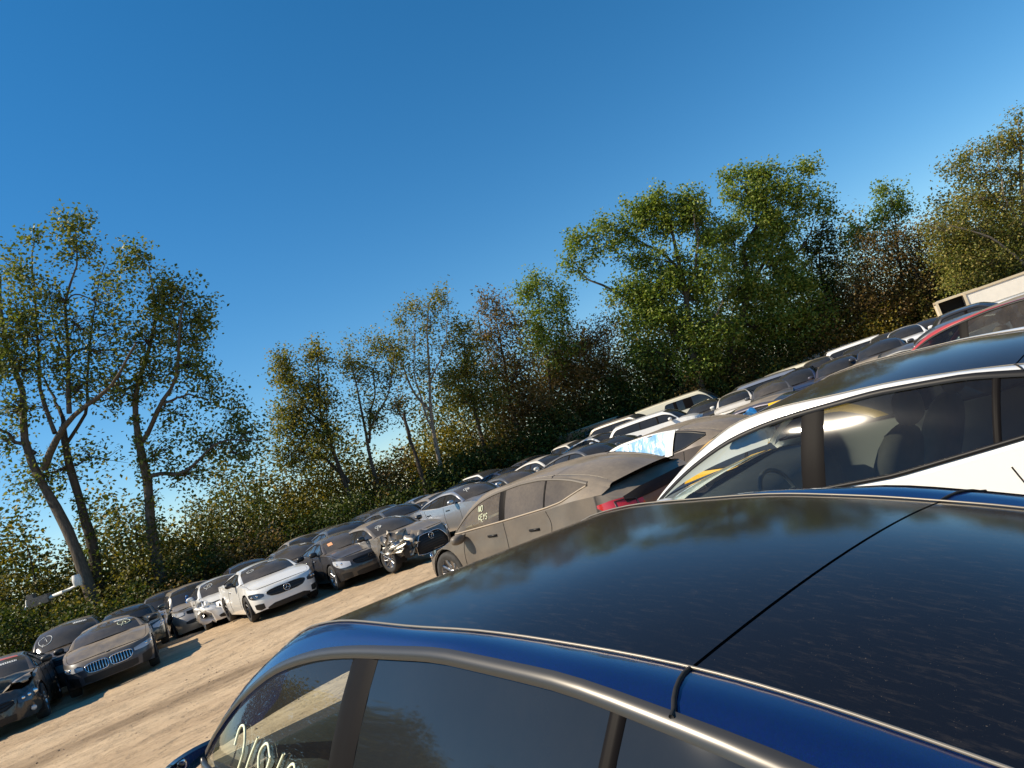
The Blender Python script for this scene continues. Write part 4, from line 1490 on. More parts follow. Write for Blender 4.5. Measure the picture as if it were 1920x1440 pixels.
# same side of the lane as the camera
tp = yard_car(1425, 748, 17, 'sedan', 133, P_PURPLE, 'sedan', 'dark sedan with crumpled blue tarp stuffed in its side window', detail=2, group=GA, rear=True, mats={'ROOF': P_DUSTY})
part(tp, 'blue_tarp', crumpled_sheet((.25, .78, 1.12), (1.2, .35, .42), 31, 18, .06), M_TARP, smooth=False)
part(tp, 'yellow_tag', MB().box((-.78, .66, 1.26), (.34, .02, .12)), M_YELLOW_TAG, smooth=False)
yard_car(1570, 706, 16.5, 'lux', 130, P_DUSTY, 'sedan', 'dust-coated sedan rising behind the roof of the white crossover', group=GA, rear=True, mats={'WS': G_COAT, 'REAR': G_COAT})
yard_car(1640, 668, 19.5, 'sedan', 130, P_BEIGE, 'sedan', 'champagne sedan with pale roof edge above the white crossover', group=GA, rear=True, mats={'ROOF': P_DUSTY})
yard_car(1690, 648, 19, 'coupe', 128, P_GREY, 'coupe', 'grey coupe with curved side window left of the red car', group=GA, rear=True, mats={'ROOF': P_DUSTYB})
yard_car(1800, 592, 18, 'sedan', 126, P_GREY, 'sedan', 'dark grey sedan just behind the red car', group=GA, rear=True)
red = yard_car(1852, 572, 11.0, 'ev', 124, P_RED, 'electric_crossover', 'red electric crossover with dusty roof at the right edge', group=GA, mats={'ROOF': G_COAT, 'REAR': G_COAT, 'SIDE0': G_CLEAR, 'SIDE1': glass('grey_rear_window', (.35, .36, .34), (.25, .15))})
cabin(red, M_SEATL)
yard_car(1850, 640, 8.6, 'ev', 124, P_DUSTY, 'electric_crossover', 'tan dust-coated glass-roofed car in front of the red one', group=GA, mats={'ROOF': G_COAT, 'REAR': G_COAT, 'WS': G_COAT})
# ------------------------------------------------------------------ ground: one sheet, lifted to carry every car
LANE = math.radians(35)          # lane runs this way from +X
LU = np.array([math.cos(LANE), math.sin(LANE)])
LV = np.array([-math.sin(LANE), math.cos(LANE)])


def vnoise(X, Y, seed, scale):
    """smooth value noise"""
    r = np.random.default_rng(seed)
    g = r.uniform(-1, 1, (64, 64))
    x, y = X / scale, Y / scale
    i, j = np.floor(x).astype(int), np.floor(y).astype(int)
    fx, fy = x - i, y - j
    fx, fy = fx * fx * (3 - 2 * fx), fy * fy * (3 - 2 * fy)
    q = lambda a, b: g[a % 64, b % 64]
    return (q(i, j) * (1 - fx) + q(i + 1, j) * fx) * (1 - fy) + (q(i, j + 1) * (1 - fx) + q(i + 1, j + 1) * fx) * fy


def ground_h(X, Y, fine=True):
    W = np.full(X.shape, .03)
    Z = np.zeros(X.shape)
    for cx, cy, h, L, Wd, dz, tp, tr in CAR_FOOT:
        dx, dy = X - cx, Y - cy
        lx = dx * math.cos(h) + dy * math.sin(h)
        ly = -dx * math.sin(h) + dy * math.cos(h)
        ex = np.maximum(np.abs(lx) - L / 2, 0); ey = np.maximum(np.abs(ly) - Wd / 2, 0)
        w = np.exp(-(ex**2 + ey**2) / 1.1**2)
        Z += w * (dz + lx * math.tan(tp) + ly * math.tan(tr))
        W += w
    Z = Z / W - .005
    if fine:
        U, V = X * LU[0] + Y * LU[1], X * LV[0] + Y * LV[1]
        Z = Z + .030 * vnoise(U * .25, V, 1, .55) + .016 * vnoise(U * .35, V, 2, .17) + .010 * vnoise(X, Y, 3, .12) + .03 * vnoise(X, Y, 4, 2.0) - .02
    return Z


def dirt_mat():
    m, nt, out = new_mat('lane_dirt')
    p = principled(nt, (.36, .26, .165), .95, 0, 0, .15)
    tc = nd(nt, 'TexCoord')
    mp = nd(nt, 'Mapping')
    mp.inputs['Rotation'].default_value = (0, 0, -LANE)
    nt.links.new(tc.outputs['Object'], mp.inputs['Vector'])
    mp2 = nd(nt, 'Mapping'); mp2.inputs['Scale'].default_value = (.22, 1, 1)
    nt.links.new(mp.outputs[0], mp2.inputs['Vector'])
    big = noise(nt, .5, 5, .6, mp2.outputs[0])
    mid = noise(nt, 3.0, 6, .65, mp2.outputs[0])
    fin = noise(nt, 28, 6, .7, tc.outputs['Object'])
    c1 = ramp(nt, big.outputs['Fac'], .35, .68, (.43, .325, .215), (.58, .455, .31))
    c2 = ramp(nt, mid.outputs['Fac'], .3, .72, (.80, .78, .76), (1.08, 1.07, 1.05))
    c3 = ramp(nt, fin.outputs['Fac'], .3, .75, (.80, .78, .76), (1.1, 1.08, 1.06))
    m1 = nd(nt, 'MixRGB', blend_type='MULTIPLY'); m1.inputs[0].default_value = 1
    m2 = nd(nt, 'MixRGB', blend_type='MULTIPLY'); m2.inputs[0].default_value = 1
    nt.links.new(c1.outputs[0], m1.inputs[1]); nt.links.new(c2.outputs[0], m1.inputs[2])
    nt.links.new(m1.outputs[0], m2.inputs[1]); nt.links.new(c3.outputs[0], m2.inputs[2])
    # damp wheel track: band along the lane
    sx = nd(nt, 'SeparateXYZ'); nt.links.new(mp.outputs[0], sx.inputs[0])
    wob = math_n(nt, 'ADD', sx.outputs['Y'], math_n(nt, 'MULTIPLY', big.outputs['Fac'], 1.2))
    dst = math_n(nt, 'ABSOLUTE', math_n(nt, 'SUBTRACT', wob, TRACK_V + .6))
    band = ramp(nt, math_n(nt, 'ADD', dst, math_n(nt, 'MULTIPLY', mid.outputs['Fac'], .5)), .45, .95, (1, 1, 1), (0, 0, 0))
    m3 = nd(nt, 'MixRGB', blend_type='MIX')
    nt.links.new(math_n(nt, 'MULTIPLY', band.outputs[0], .6), m3.inputs[0])
    nt.links.new(m2.outputs[0], m3.inputs[1])
    m3.inputs[2].default_value = (.13, .088, .052, 1)
    # rough grass beyond the hedge
    fld = ramp(nt, math_n(nt, 'ADD', math_n(nt, 'MULTIPLY', sx.outputs['Y'], .01), math_n(nt, 'MULTIPLY', big.outputs['Fac'], .06)), .445, .475)
    m4 = nd(nt, 'MixRGB', blend_type='MIX')
    nt.links.new(fld.outputs[0], m4.inputs[0]); nt.links.new(m3.outputs[0], m4.inputs[1])
    m4.inputs[2].default_value = (.10, .10, .035, 1)
    nt.links.new(m4.outputs[0], p.inputs['Base Color'])
    b = nd(nt, 'Bump'); b.inputs['Strength'].default_value = .7; b.inputs['Distance'].default_value = .03
    mp3 = nd(nt, 'Mapping'); mp3.inputs['Scale'].default_value = (.35, 1, 1)
    nt.links.new(mp.outputs[0], mp3.inputs['Vector'])
    rut = noise(nt, 9, 5, .7, mp3.outputs[0])
    cut = ramp(nt, rut.outputs['Fac'], .36, .50)
    hsum = math_n(nt, 'ADD', math_n(nt, 'ADD', mid.outputs['Fac'], math_n(nt, 'MULTIPLY', fin.outputs['Fac'], .35)), math_n(nt, 'MULTIPLY', cut.outputs[0], .9))
    nt.links.new(hsum, b.inputs['Height'])
    nt.links.new(b.outputs[0], p.inputs['Normal'])
    nt.links.new(p.outputs[0], out.inputs[0])
    return m


_g = at(700, 1150, 1.0)
_v = ray(690, 1150); _t = -CAM_H / _v[2]
TRACK_V = float((_v[0] * _t) * LV[0] + (_v[1] * _t) * LV[1])
gx = np.concatenate([np.linspace(-600, -45, 14)[:-1], np.linspace(-45, -19, 50)[:-1], np.arange(-19, 3, .085), np.linspace(3, 45, 150)[1:], np.linspace(45, 600, 14)[1:]])
gy = np.concatenate([np.linspace(-600, -20, 10)[:-1], np.linspace(-20, 4, 60)[:-1], np.arange(4, 24, .085), np.linspace(24, 75, 150)[1:], np.linspace(75, 600, 12)[1:]])
GX, GY = np.meshgrid(gx, gy, indexing='ij')
far = np.clip((np.hypot(GX, GY - 20) - 60) / 60, 0, 1)
GZ = ground_h(GX, GY) * (1 - far) + vnoise(GX, GY, 9, 60.0) * .4 * far - .3 * far
nx, ny = GX.shape
idx = np.arange(nx * ny).reshape(nx, ny)
FQ = np.stack([idx[:-1, :-1], idx[1:, :-1], idx[1:, 1:], idx[:-1, 1:]], -1).reshape(-1, 4)
M_DIRT = dirt_mat()
ground = obj('ground', mesh_np('ground', np.stack([GX, GY, GZ], -1).reshape(-1, 3), FQ), M_DIRT)
tag(ground, 'pale brown rutted dirt of the yard and its lane', kind='structure')
# loose stones and clods: one scattered mass
n = 1300
u = rng.uniform(-22, 10, n); v = TRACK_V + rng.normal(0, 3.0, n)
sx_, sy_ = u * LU[0] + v * LV[0], u * LU[1] + v * LV[1]
sz_ = ground_h(sx_, sy_)
r_ = np.minimum(rng.lognormal(-4.4, .5, n), .06)
oct_ = np.array([(1, 0, 0), (0, 1, 0), (-1, 0, 0), (0, -1, 0), (0, 0, .7), (0, 0, -.7)], float)
V = (oct_[None] * r_[:, None, None] * rng.uniform(.6, 1.3, (n, 6, 1)) + np.stack([sx_, sy_, sz_], -1)[:, None]).reshape(-1, 3)
ft = np.array([(0, 1, 4), (1, 2, 4), (2, 3, 4), (3, 0, 4), (1, 0, 5), (2, 1, 5), (3, 2, 5), (0, 3, 5)])
F = (ft[None] + (np.arange(n) * 6)[:, None, None]).reshape(-1, 3)
st_ = obj('loose_stones', mesh_np('loose_stones', V, F, False), plain('clod', (.26, .19, .125), .95, var=.4, vscale=3))
tag(st_, 'loose stones and dry clods scattered over the dirt lane', 'stones', kind='stuff')
# ------------------------------------------------------------------ trees
def leaf_mat(name, cols, trans=.34, spec=.28):
    m, nt, out = new_mat(name)
    g = nd(nt, 'NewGeometry')
    r = nd(nt, 'ValToRGB')
    el = r.color_ramp.elements
    el[0].color = (*cols[0], 1); el[1].color = (*cols[-1], 1)
    el[0].position = .1; el[1].position = .95
    for i, c in enumerate(cols[1:-1]):
        e = el.new(.1 + .85 * (i + 1) / (len(cols) - 1)); e.color = (*c, 1)
    nt.links.new(g.outputs['Random Per Island'], r.inputs['Fac'])
    p = principled(nt, (.1, .1, .05), .55, 0, 0, spec)
    nt.links.new(r.outputs[0], p.inputs['Base Color'])
    t = nd(nt, 'BsdfTranslucent')
    br = nd(nt, 'MixRGB', blend_type='MULTIPLY'); br.inputs[0].default_value = 1; br.inputs[2].default_value = (1.5, 1.5, .6, 1)
    nt.links.new(r.outputs[0], br.inputs[1]); nt.links.new(br.outputs[0], t.inputs['Color'])
    mx = nd(nt, 'MixShader'); mx.inputs[0].default_value = trans
    nt.links.new(p.outputs[0], mx.inputs[1]); nt.links.new(t.outputs[0], mx.inputs[2])
    nt.links.new(mx.outputs[0], out.inputs[0])
    return m


L_COT = leaf_mat('cottonwood_leaves', [(.080, .13, .018), (.14, .205, .032), (.20, .26, .05), (.30, .32, .085)])
L_SPARSE = leaf_mat('thin_cottonwood_leaves', [(.055, .085, .018), (.10, .14, .03), (.16, .19, .05), (.27, .27, .09)], .28, .3)
L_OLIVE = leaf_mat('olive_leaves', [(.08, .10, .02), (.15, .165, .034), (.215, .205, .05), (.31, .25, .085)])
L_BROWN = leaf_mat('turning_leaves', [(.075, .065, .02), (.135, .10, .034), (.19, .13, .048), (.26, .16, .075)])
L_DARK = leaf_mat('dark_green_leaves', [(.024, .042, .010), (.042, .066, .014), (.07, .09, .02), (.12, .12, .03)])
L_YEL = leaf_mat('yellowing_leaves', [(.08, .09, .016), (.15, .14, .024), (.24, .19, .03), (.34, .25, .04)])


U_DARK = leaf_mat('shaded_green_leaves', [(.022, .040, .009), (.038, .062, .013), (.062, .084, .018), (.105, .11, .026)], .26, .2)  # undergrowth set: darker copies of the leaf colours, hedge shade put into them
U_OLIVE = leaf_mat('shaded_olive_leaves', [(.055, .066, .013), (.10, .105, .021), (.15, .135, .033), (.235, .185, .058)], .3, .2)
U_YEL = leaf_mat('shaded_yellow_leaves', [(.068, .076, .014), (.13, .122, .021), (.20, .165, .028), (.30, .22, .038)], .3, .2)
U_BROWN = leaf_mat('shaded_brown_leaves', [(.06, .052, .017), (.108, .082, .029), (.155, .108, .04), (.22, .14, .065)], .3, .2)


def bark_mat(name, a, b):
    m, nt, out = new_mat(name)
    p = principled(nt, a, .9, 0, 0, .2)
    n = noise(nt, 6, 6, .7, stretch=(2.5, 2.5, .5))
    r = ramp(nt, n.outputs['Fac'], .3, .7, a, b)
    nt.links.new(r.outputs[0], p.inputs['Base Color'])
    bp = nd(nt, 'Bump'); bp.inputs['Strength'].default_value = .7; bp.inputs['Distance'].default_value = .04
    nt.links.new(n.outputs['Fac'], bp.inputs['Height']); nt.links.new(bp.outputs[0], p.inputs['Normal'])
    nt.links.new(p.outputs[0], out.inputs[0])
    return m


B_GREY = bark_mat('grey_bark', (.05, .041, .032), (.15, .125, .098))
B_PALE = bark_mat('pale_bark', (.15, .125, .10), (.34, .29, .235))
B_DARK = bark_mat('dark_bark', (.03, .024, .018), (.09, .072, .055))


def leaves_mesh(name, C, size, up=.35, r=rng):
    """C: leaf centres (n,3); folded diamond leaves"""
    n = len(C)
    N = r.normal(size=(n, 3)); N[:, 2] = np.abs(N[:, 2]) + up
    N /= np.linalg.norm(N, axis=1)[:, None]
    A = np.cross(N, r.normal(size=(n, 3))); A /= np.linalg.norm(A, axis=1)[:, None]
    B = np.cross(N, A)
    s = size * r.uniform(.65, 1.35, (n, 1))
    V = np.stack([C - A * s * .55, C + B * s * .38 + N * s * .10, C + A * s * .62, C - B * s * .38 + N * s * .10], 1).reshape(-1, 3)
    F = np.arange(n * 4).reshape(n, 4)
    return mesh_np(name, V, F, False)


def tubes_mesh(name, paths, nside=5):
    """paths: list of (points (k,3), radii (k,))"""
    Vs, Fs, base = [], [], 0
    ang = np.arange(nside) * 2 * math.pi / nside
    for P, R in paths:
        P = np.asarray(P, float); R = np.asarray(R, float)
        T = np.gradient(P, axis=0); T /= np.linalg.norm(T, axis=1)[:, None] + 1e-9
        ref = np.where(np.abs(T[:, 2:3]) < .9, [[0, 0, 1.0]], [[1.0, 0, 0]])
        a = np.cross(T, np.broadcast_to(ref[0], T.shape)); a /= np.linalg.norm(a, axis=1)[:, None] + 1e-9
        b = np.cross(T, a)
        V = P[:, None] + R[:, None, None] * (a[:, None] * np.cos(ang)[None, :, None] + b[:, None] * np.sin(ang)[None, :, None])
        k = len(P)
        i = np.arange(k * nside).reshape(k, nside)
        j = np.roll(i, -1, 1)
        Fs.append(np.stack([i[:-1], j[:-1], j[1:], i[1:]], -1).reshape(-1, 4) + base)
        Vs.append(V.reshape(-1, 3)); base += k * nside
    return mesh_np(name, np.concatenate(Vs), np.concatenate(Fs))


def wiggle(P, n, amp, r):
    P = smooth_path(P, max(2, n // max(1, len(P) - 1)))
    w = r.normal(size=P.shape) * amp
    w[0] = 0
    w[1:-1] = (w[:-2] + w[1:-1] * 2 + w[2:]) / 4 if len(P) > 2 else 0
    return P + w


def tree(name, label, d, limbs, blobs, leaf, bark, dens=.20, size=.17, depth=.8, seed=1, twig=1.0, clump=.42, group='trees along the hedge', up=.35, ivy=0):
    """limbs: ([(px, py, depth offset)...], r0, r1) in photo pixels at distance d; blobs: (px, py, rx, ry[, density factor])"""
    r = np.random.default_rng(seed)
    mpp = d / FPX                                   # metres per photo pixel at this distance
    b = at(limbs[0][0][0][0], limbs[0][0][0][1], d)
    base = Vector((b[0], b[1], 0.0))
    root = empty(name, base)
    tag(root, label, 'tree', group)
    O = np.array(base)
    trunk, pool = [], []
    for li, (pts, r0, r1) in enumerate(limbs):
        P = [at(p[0], p[1], d + (p[2] if len(p) > 2 else 0)) for p in pts]
        if li == 0:
            P = [np.array([P[0][0], P[0][1], -.4])] + P if P[0][2] > -.2 else P
        P = wiggle(P, 14, .10, r) - O
        R = .88 * np.linspace(r0, r1, len(P)) * (1 + .06 * r.normal(size=len(P)))
        if li == 0: R[0] *= 1.35
        trunk.append((P, np.abs(R)))
        pool.append(np.c_[P, np.abs(R)])
    pool = np.concatenate(pool)
    obj('trunk', tubes_mesh('trunk', trunk, 9), bark, root)
    twigs, leaves = [], []
    for bl in blobs:
        px, py, rx, ry = bl[:4]
        f = bl[4] if len(bl) > 4 else 1.0
        c = at(px, py, d) - O
        wx, wz = rx * mpp, ry * mpp
        wy = depth * (wx + wz) / 2
        area = math.pi * rx * ry
        nleaf = int(area * dens * f * 1.75)
        ncl = max(4, int(area / 330 * twig * (.5 + .5 * f)))
        q = r.normal(size=(ncl, 3)); q /= np.linalg.norm(q, axis=1)[:, None]
        q *= r.uniform(.25, 1.0, (ncl, 1)) ** .45
        cl = c + q[:, :1] * wx * RX_ + q[:, 1:2] * wy * np.array([0, 1, 0]) + q[:, 2:3] * wz * UZ_
        hub_i = np.argmin(np.linalg.norm(pool[:, :3] - c, axis=1))
        hub = c + (pool[hub_i, :3] - c) * .35
        hr = min(pool[hub_i, 3] * .7, .012 + .010 * math.sqrt(ncl))
        P = wiggle([pool[hub_i, :3], (pool[hub_i, :3] + hub) / 2 + r.normal(size=3) * .15, hub], 8, .05, r)
        twigs.append((P, np.linspace(hr, hr * .55, len(P))))
        for e in cl:
            m_ = hub + (e - hub) * r.uniform(.35, .6) + r.normal(size=3) * .12 * np.linalg.norm(e - hub)
            P = wiggle([hub, m_, e + (e - m_) * .12], 6, .03, r)
            twigs.append((P, np.linspace(hr * .42, .006, len(P))))
        k = r.integers(0, ncl, nleaf)
        sg = clump * (.6 + .4 * min(1, wx))
        off = np.clip(r.normal(size=(nleaf, 3)), -1.7, 1.7) * sg
        L = cl[k] + off
        # some leaves strung along the twigs
        L2 = hub + (cl[k] - hub) * r.uniform(.4, 1.05, (nleaf, 1)) + r.normal(size=(nleaf, 3)) * sg * .4
        w = r.random(nleaf) < .3
        L[w] = L2[w]
        leaves.append(L)
    if ivy:
        P0, R0 = trunk[0]
        k = r.integers(0, max(2, int(len(P0) * .75)), ivy)
        leaves.append(P0[k] + r.normal(size=(ivy, 3)) * (R0[k][:, None] * .75 + .06))
    o = obj('branches', tubes_mesh('branches', twigs, 4), bark, root)
    o['kind'] = 'stuff'
    obj('crown', leaves_mesh('crown', np.concatenate(leaves), size * .76, up, r), leaf, root)
    return root


# image-plane axes at the horizon: screen right and screen up, used only to turn crown outlines into metres
RX_ = RX / np.linalg.norm(RX)
UZ_ = UY / np.linalg.norm(UY)

# -- tall sparse cottonwoods on the left
tree('cottonwood_tree', 'tall thin-leaved tree at the far left, trunk forking low', 33,
     [([(161, 1080), (118, 980, .2), (78, 888, .4), (47, 804, .6), (36, 721, .8), (17, 671, 1), (5, 582, 1.2), (2, 520, 1.2)], .36, .06),
      ([(83, 880, .4), (100, 821, 0), (139, 771, -.4), (194, 732, -.9), (236, 680, -1.2), (255, 640, -1.4)], .20, .04),
      ([(130, 775, -.3), (133, 693, 0), (125, 627, .3), (130, 554, .5), (142, 499, .5), (146, 430, .5)], .13, .025),
      ([(103, 812, 0), (78, 738, .6), (72, 677, .8), (66, 582, .9), (60, 443, 1)], .12, .02),
      ([(66, 850, .5), (20, 815, .2), (-30, 790, 0)], .12, .04),
      ([(133, 693, 0), (105, 640, .5), (100, 560, .8)], .06, .02)],
     [(60, 445, 24, 26, .9), (28, 500, 34, 42, .8), (140, 425, 38, 34, 1.2), (140, 475, 40, 35), (62, 540, 60, 50, .6), (20, 600, 50, 55, .8), (118, 560, 50, 50, .4), (60, 640, 70, 50, .7), (150, 610, 55, 50, .35),
      (25, 690, 60, 45, .8), (110, 690, 55, 45, .6), (190, 650, 55, 45, .5), (40, 760, 70, 40, .6), (150, 730, 60, 35, .8), (225, 700, 45, 35, .6), (205, 560, 45, 45, .3), (10, 830, 45, 40, .5), (-25, 660, 50, 90, .8)],
     L_SPARSE, B_GREY, .066, .205, seed=11, twig=1.35, clump=.36)
tree('cottonwood_tree', 'thin-leaved tree second from the left, trunk leaning over the first', 33.8,
     [([(183, 1085), (166, 1000), (150, 927), (133, 882), (125, 832), (118, 800)], .34, .17),
      ([(125, 832), (160, 760, .5), (168, 632, .8), (180, 560, 1), (200, 500, 1)], .10, .02),
      ([(118, 800), (100, 740, 1), (70, 690, 1.4)], .12, .03)],
     [(190, 520, 40, 40, .5), (175, 600, 40, 45, .4), (215, 610, 40, 40, .4), (120, 880, 60, 40, .35), (60, 900, 60, 50, .5), (190, 850, 50, 40, .35)],
     L_SPARSE, B_DARK, .07, .205, seed=12, twig=1.2, ivy=900)
tree('cottonwood_tree', 'thin-leaved tree with ivy-clad trunk and long low branch reaching right', 34.5,
     [([(296, 1075), (283, 990), (272, 904), (258, 832), (253, 760), (258, 716), (278, 660, .4), (289, 582, .6), (275, 500, .8)], .36, .03),
      ([(264, 830), (306, 760, -.5), (328, 699, -.8), (333, 627, -1), (345, 560, -1)], .15, .03),
      ([(281, 893), (356, 877, -.8), (400, 832, -1.2), (440, 822, -1.3), (480, 816, -1.4)], .12, .025),
      ([(306, 760, -.5), (361, 738, -.2), (405, 762, .2)], .08, .02),
      ([(262, 720), (225, 735, .4), (170, 760, .5)], .07, .02)],
     [(262, 478, 36, 28, 1), (240, 500, 26, 26, .8), (330, 545, 48, 32, 1.3), (375, 580, 26, 40, .9), (290, 560, 45, 45, .9), (330, 610, 62, 45, 1.1), (272, 640, 60, 45, .6), (385, 640, 26, 45, .7), (350, 680, 55, 40, .9), (290, 700, 50, 40, .6),
      (390, 730, 50, 35, .8), (235, 740, 45, 40, .7), (330, 780, 50, 40, .5), (430, 780, 45, 40, .7), (400, 830, 50, 35, .8), (470, 815, 40, 28, .9), (300, 850, 60, 40, .45), (355, 890, 50, 30, .7), (440, 860, 45, 30, .7)],
     L_SPARSE, B_GREY, .074, .205, seed=13, twig=1.3, clump=.36, ivy=1800)
# -- middle of the hedge line
tree('young_tree', 'twin-topped green tree right of the gap, alone against the sky', 40,
     [([(648, 905), (622, 839), (601, 774), (595, 694), (590, 655)], .20, .03), ([(610, 800), (560, 740, .3), (535, 680, .4)], .10, .02), ([(655, 905), (600, 850, .5), (560, 810, .6)], .10, .03)],
     [(527, 678, 22, 22, 1.4), (535, 715, 28, 30, 1.2), (595, 668, 22, 28, 1.4), (590, 720, 32, 36, 1.1), (560, 765, 50, 36, 1.1), (530, 800, 34, 34), (590, 810, 55, 40, .9), (560, 850, 60, 35), (620, 770, 26, 40, .7)], L_OLIVE, B_DARK, .21, .17, seed=21)
tree('young_tree', 'feathery olive tree left of the tall pale one', 41,
     [([(700, 888), (689, 807), (666, 726), (655, 670)], .17, .02), ([(692, 830), (700, 740, .4), (705, 660, .5)], .09, .02), ([(690, 815), (730, 730, -.4), (735, 650, -.4)], .08, .02)],
     [(660, 670, 28, 32, .8), (700, 650, 30, 30, .8), (735, 655, 30, 32, .7), (675, 715, 36, 36, .7), (720, 715, 40, 36, .7), (690, 770, 45, 35, .7), (740, 770, 30, 35, .6)], L_OLIVE, B_GREY, .19, .16, seed=22)
tree('pale_tree', 'tall pale open-crowned tree with light stems', 42,
     [([(828, 888), (811, 807), (806, 694), (811, 565), (818, 540)], .19, .02), ([(805, 768), (763, 710, .3), (747, 597, .4)], .09, .015), ([(806, 720), (835, 640, -.3), (838, 570, -.4)], .06, .015), ([(808, 800), (775, 700, -.4), (780, 590, -.4)], .07, .015)],
     [(815, 560, 22, 24, 1), (838, 555, 12, 22, .8), (785, 580, 22, 28, .8), (755, 600, 24, 24, .6), (812, 605, 36, 30, .7), (770, 640, 32, 32, .5), (830, 650, 28, 36, .6), (795, 690, 40, 40, .4), (750, 690, 30, 40, .4), (840, 710, 26, 36, .5)], L_OLIVE, B_PALE, .17, .16, seed=23, twig=1.5)
tree('snag', 'leaning dead trunk with bare top in the hedge', 39.5, [([(798, 915), (776, 842), (753, 774)], .17, .09), ([(760, 790), (745, 760, .3), (740, 735, .4)], .05, .015)], [(748, 755, 16, 20, .4)], L_BROWN, B_DARK, .15, .14, seed=24)
tree('young_tree', 'dense olive tree right of the pale one', 43,
     [([(905, 850), (890, 760), (875, 680), (868, 620)], .18, .02), ([(893, 770), (860, 700, .4)], .08, .02)],
     [(868, 615, 26, 24, 1.1), (875, 650, 36, 30, 1), (860, 700, 40, 36, 1), (900, 700, 40, 40), (870, 755, 45, 36), (915, 760, 40, 40)], L_OLIVE, B_DARK, .20, .17, seed=25)
tree('russet_tree', 'brown-leaved tree left of the green one', 44.5,
     [([(975, 830), (955, 740), (940, 650), (920, 570)], .19, .02), ([(950, 720), (905, 640, .4), (895, 580, .4)], .09, .02), ([(955, 740), (985, 650, -.3)], .08, .02)],
     [(905, 572, 24, 20, .9), (935, 575, 28, 28, .9), (915, 620, 36, 34, .9), (955, 630, 40, 40, .9), (930, 690, 50, 40), (980, 700, 45, 45), (950, 750, 55, 40), (1000, 760, 45, 45)], L_BROWN, B_DARK, .20, .16, seed=26)
tree('cottonwood_tree', 'small bright green tree left of the largest one', 46,
     [([(1045, 800), (1030, 700), (1015, 610), (1005, 545)], .17, .02), ([(1022, 640), (1050, 590, .3)], .07, .02)],
     [(1012, 530, 30, 22, 1.1), (985, 555, 26, 28, .9), (1045, 560, 24, 30, 1.1), (1020, 580, 36, 30, 1), (1055, 595, 18, 20, 1), (1005, 630, 45, 36, .9), (1045, 660, 40, 40, .9)], L_COT, B_DARK, .20, .19, seed=27)
tree('russet_tree', 'low brown tree below the left arm of the largest tree', 47,
     [([(1115, 790), (1105, 720), (1095, 650)], .15, .02)], [(1070, 650, 50, 40), (1110, 640, 45, 40), (1090, 700, 70, 50), (1140, 700, 50, 50), (1040, 720, 50, 50)], L_BROWN, B_DARK, .22, .16, seed=28)
# -- largest cottonwoods
tree('cottonwood_tree', 'largest spreading green tree with long arm reaching left', 47,
     [([(1312, 720), (1300, 640), (1288, 570), (1275, 499), (1262, 440), (1250, 390)], .42, .05),
      ([(1300, 640), (1240, 590, .6), (1170, 560, 1), (1140, 540, 1.2), (1094, 517, 1.4), (1075, 480, 1.5)], .20, .03),
      ([(1288, 560), (1310, 480, -.8), (1300, 400, -1)], .15, .03), ([(1278, 510), (1230, 470, .6), (1180, 440, .8), (1150, 420, .8)], .13, .02),
      ([(1300, 615), (1340, 590, -1), (1360, 560, -1.4)], .12, .03)],
     [(1072, 465, 28, 30, .9), (1085, 505, 34, 26, .7), (1138, 425, 34, 24, .9), (1130, 465, 40, 34, .7), (1175, 445, 34, 30, .8), (1192, 392, 26, 24, 1.2), (1235, 378, 42, 26, 1.3), (1215, 415, 52, 30, 1.2), (1265, 420, 45, 34, 1.1), (1300, 385, 50, 28, 1.2), (1310, 430, 50, 40, 1.2),
      (1200, 480, 40, 28, .7), (1250, 490, 55, 36, .9), (1305, 500, 60, 40, 1), (1180, 545, 50, 30, 1), (1225, 550, 60, 40, 1), (1285, 560, 70, 40, 1.1), (1200, 600, 60, 36, 1), (1260, 620, 75, 40, 1.2), (1330, 620, 60, 40, 1.1), (1230, 670, 70, 40), (1310, 680, 60, 40)],
     L_COT, B_GREY, .21, .21, seed=31, clump=.40)
tree('cottonwood_tree', 'tallest green tree right of the largest one', 48.5,
     [([(1375, 712), (1368, 655), (1392, 590), (1406, 530), (1390, 483), (1415, 430), (1437, 380), (1445, 330)], .42, .04),
      ([(1406, 530), (1450, 470, .8), (1490, 400, 1), (1506, 340, 1)], .16, .02), ([(1437, 400), (1400, 360, -.5), (1380, 335, -.6)], .10, .02), ([(1440, 500), (1500, 470, .6), (1530, 400, .8)], .12, .02)],
     [(1375, 335, 22, 22, 1.2), (1410, 330, 36, 22, 1.2), (1440, 325, 34, 18, 1.1), (1507, 322, 24, 18, 1.2), (1475, 345, 36, 26, 1), (1395, 375, 45, 34, 1.2), (1450, 380, 55, 36, 1.2), (1515, 375, 36, 32, .9), (1545, 395, 24, 24, .9), (1420, 425, 60, 40, 1.2), (1480, 430, 50, 36, 1),
      (1370, 460, 45, 40, 1.1), (1430, 485, 65, 40, 1.2), (1480, 500, 40, 34, .9), (1380, 540, 60, 45, 1.2), (1450, 550, 60, 40, 1.1), (1500, 560, 45, 40, 1), (1400, 610, 80, 40, 1.1), (1480, 610, 60, 36, 1.1), (1540, 600, 40, 36, 1)],
     L_COT, B_DARK, .21, .21, seed=32, clump=.40)
tree('cottonwood_tree', 'narrow dark green tree filling the gap right of the tallest', 50,
     [([(1560, 660), (1545, 560), (1535, 480), (1540, 420)], .2, .03)],
     [(1540, 430, 30, 30, .8), (1530, 475, 32, 40, 1), (1560, 480, 22, 40, .8), (1535, 530, 36, 36, .9), (1560, 580, 45, 45, 1.1), (1520, 600, 50, 40, 1.1)], L_DARK, B_DARK, .22, .21, seed=33)
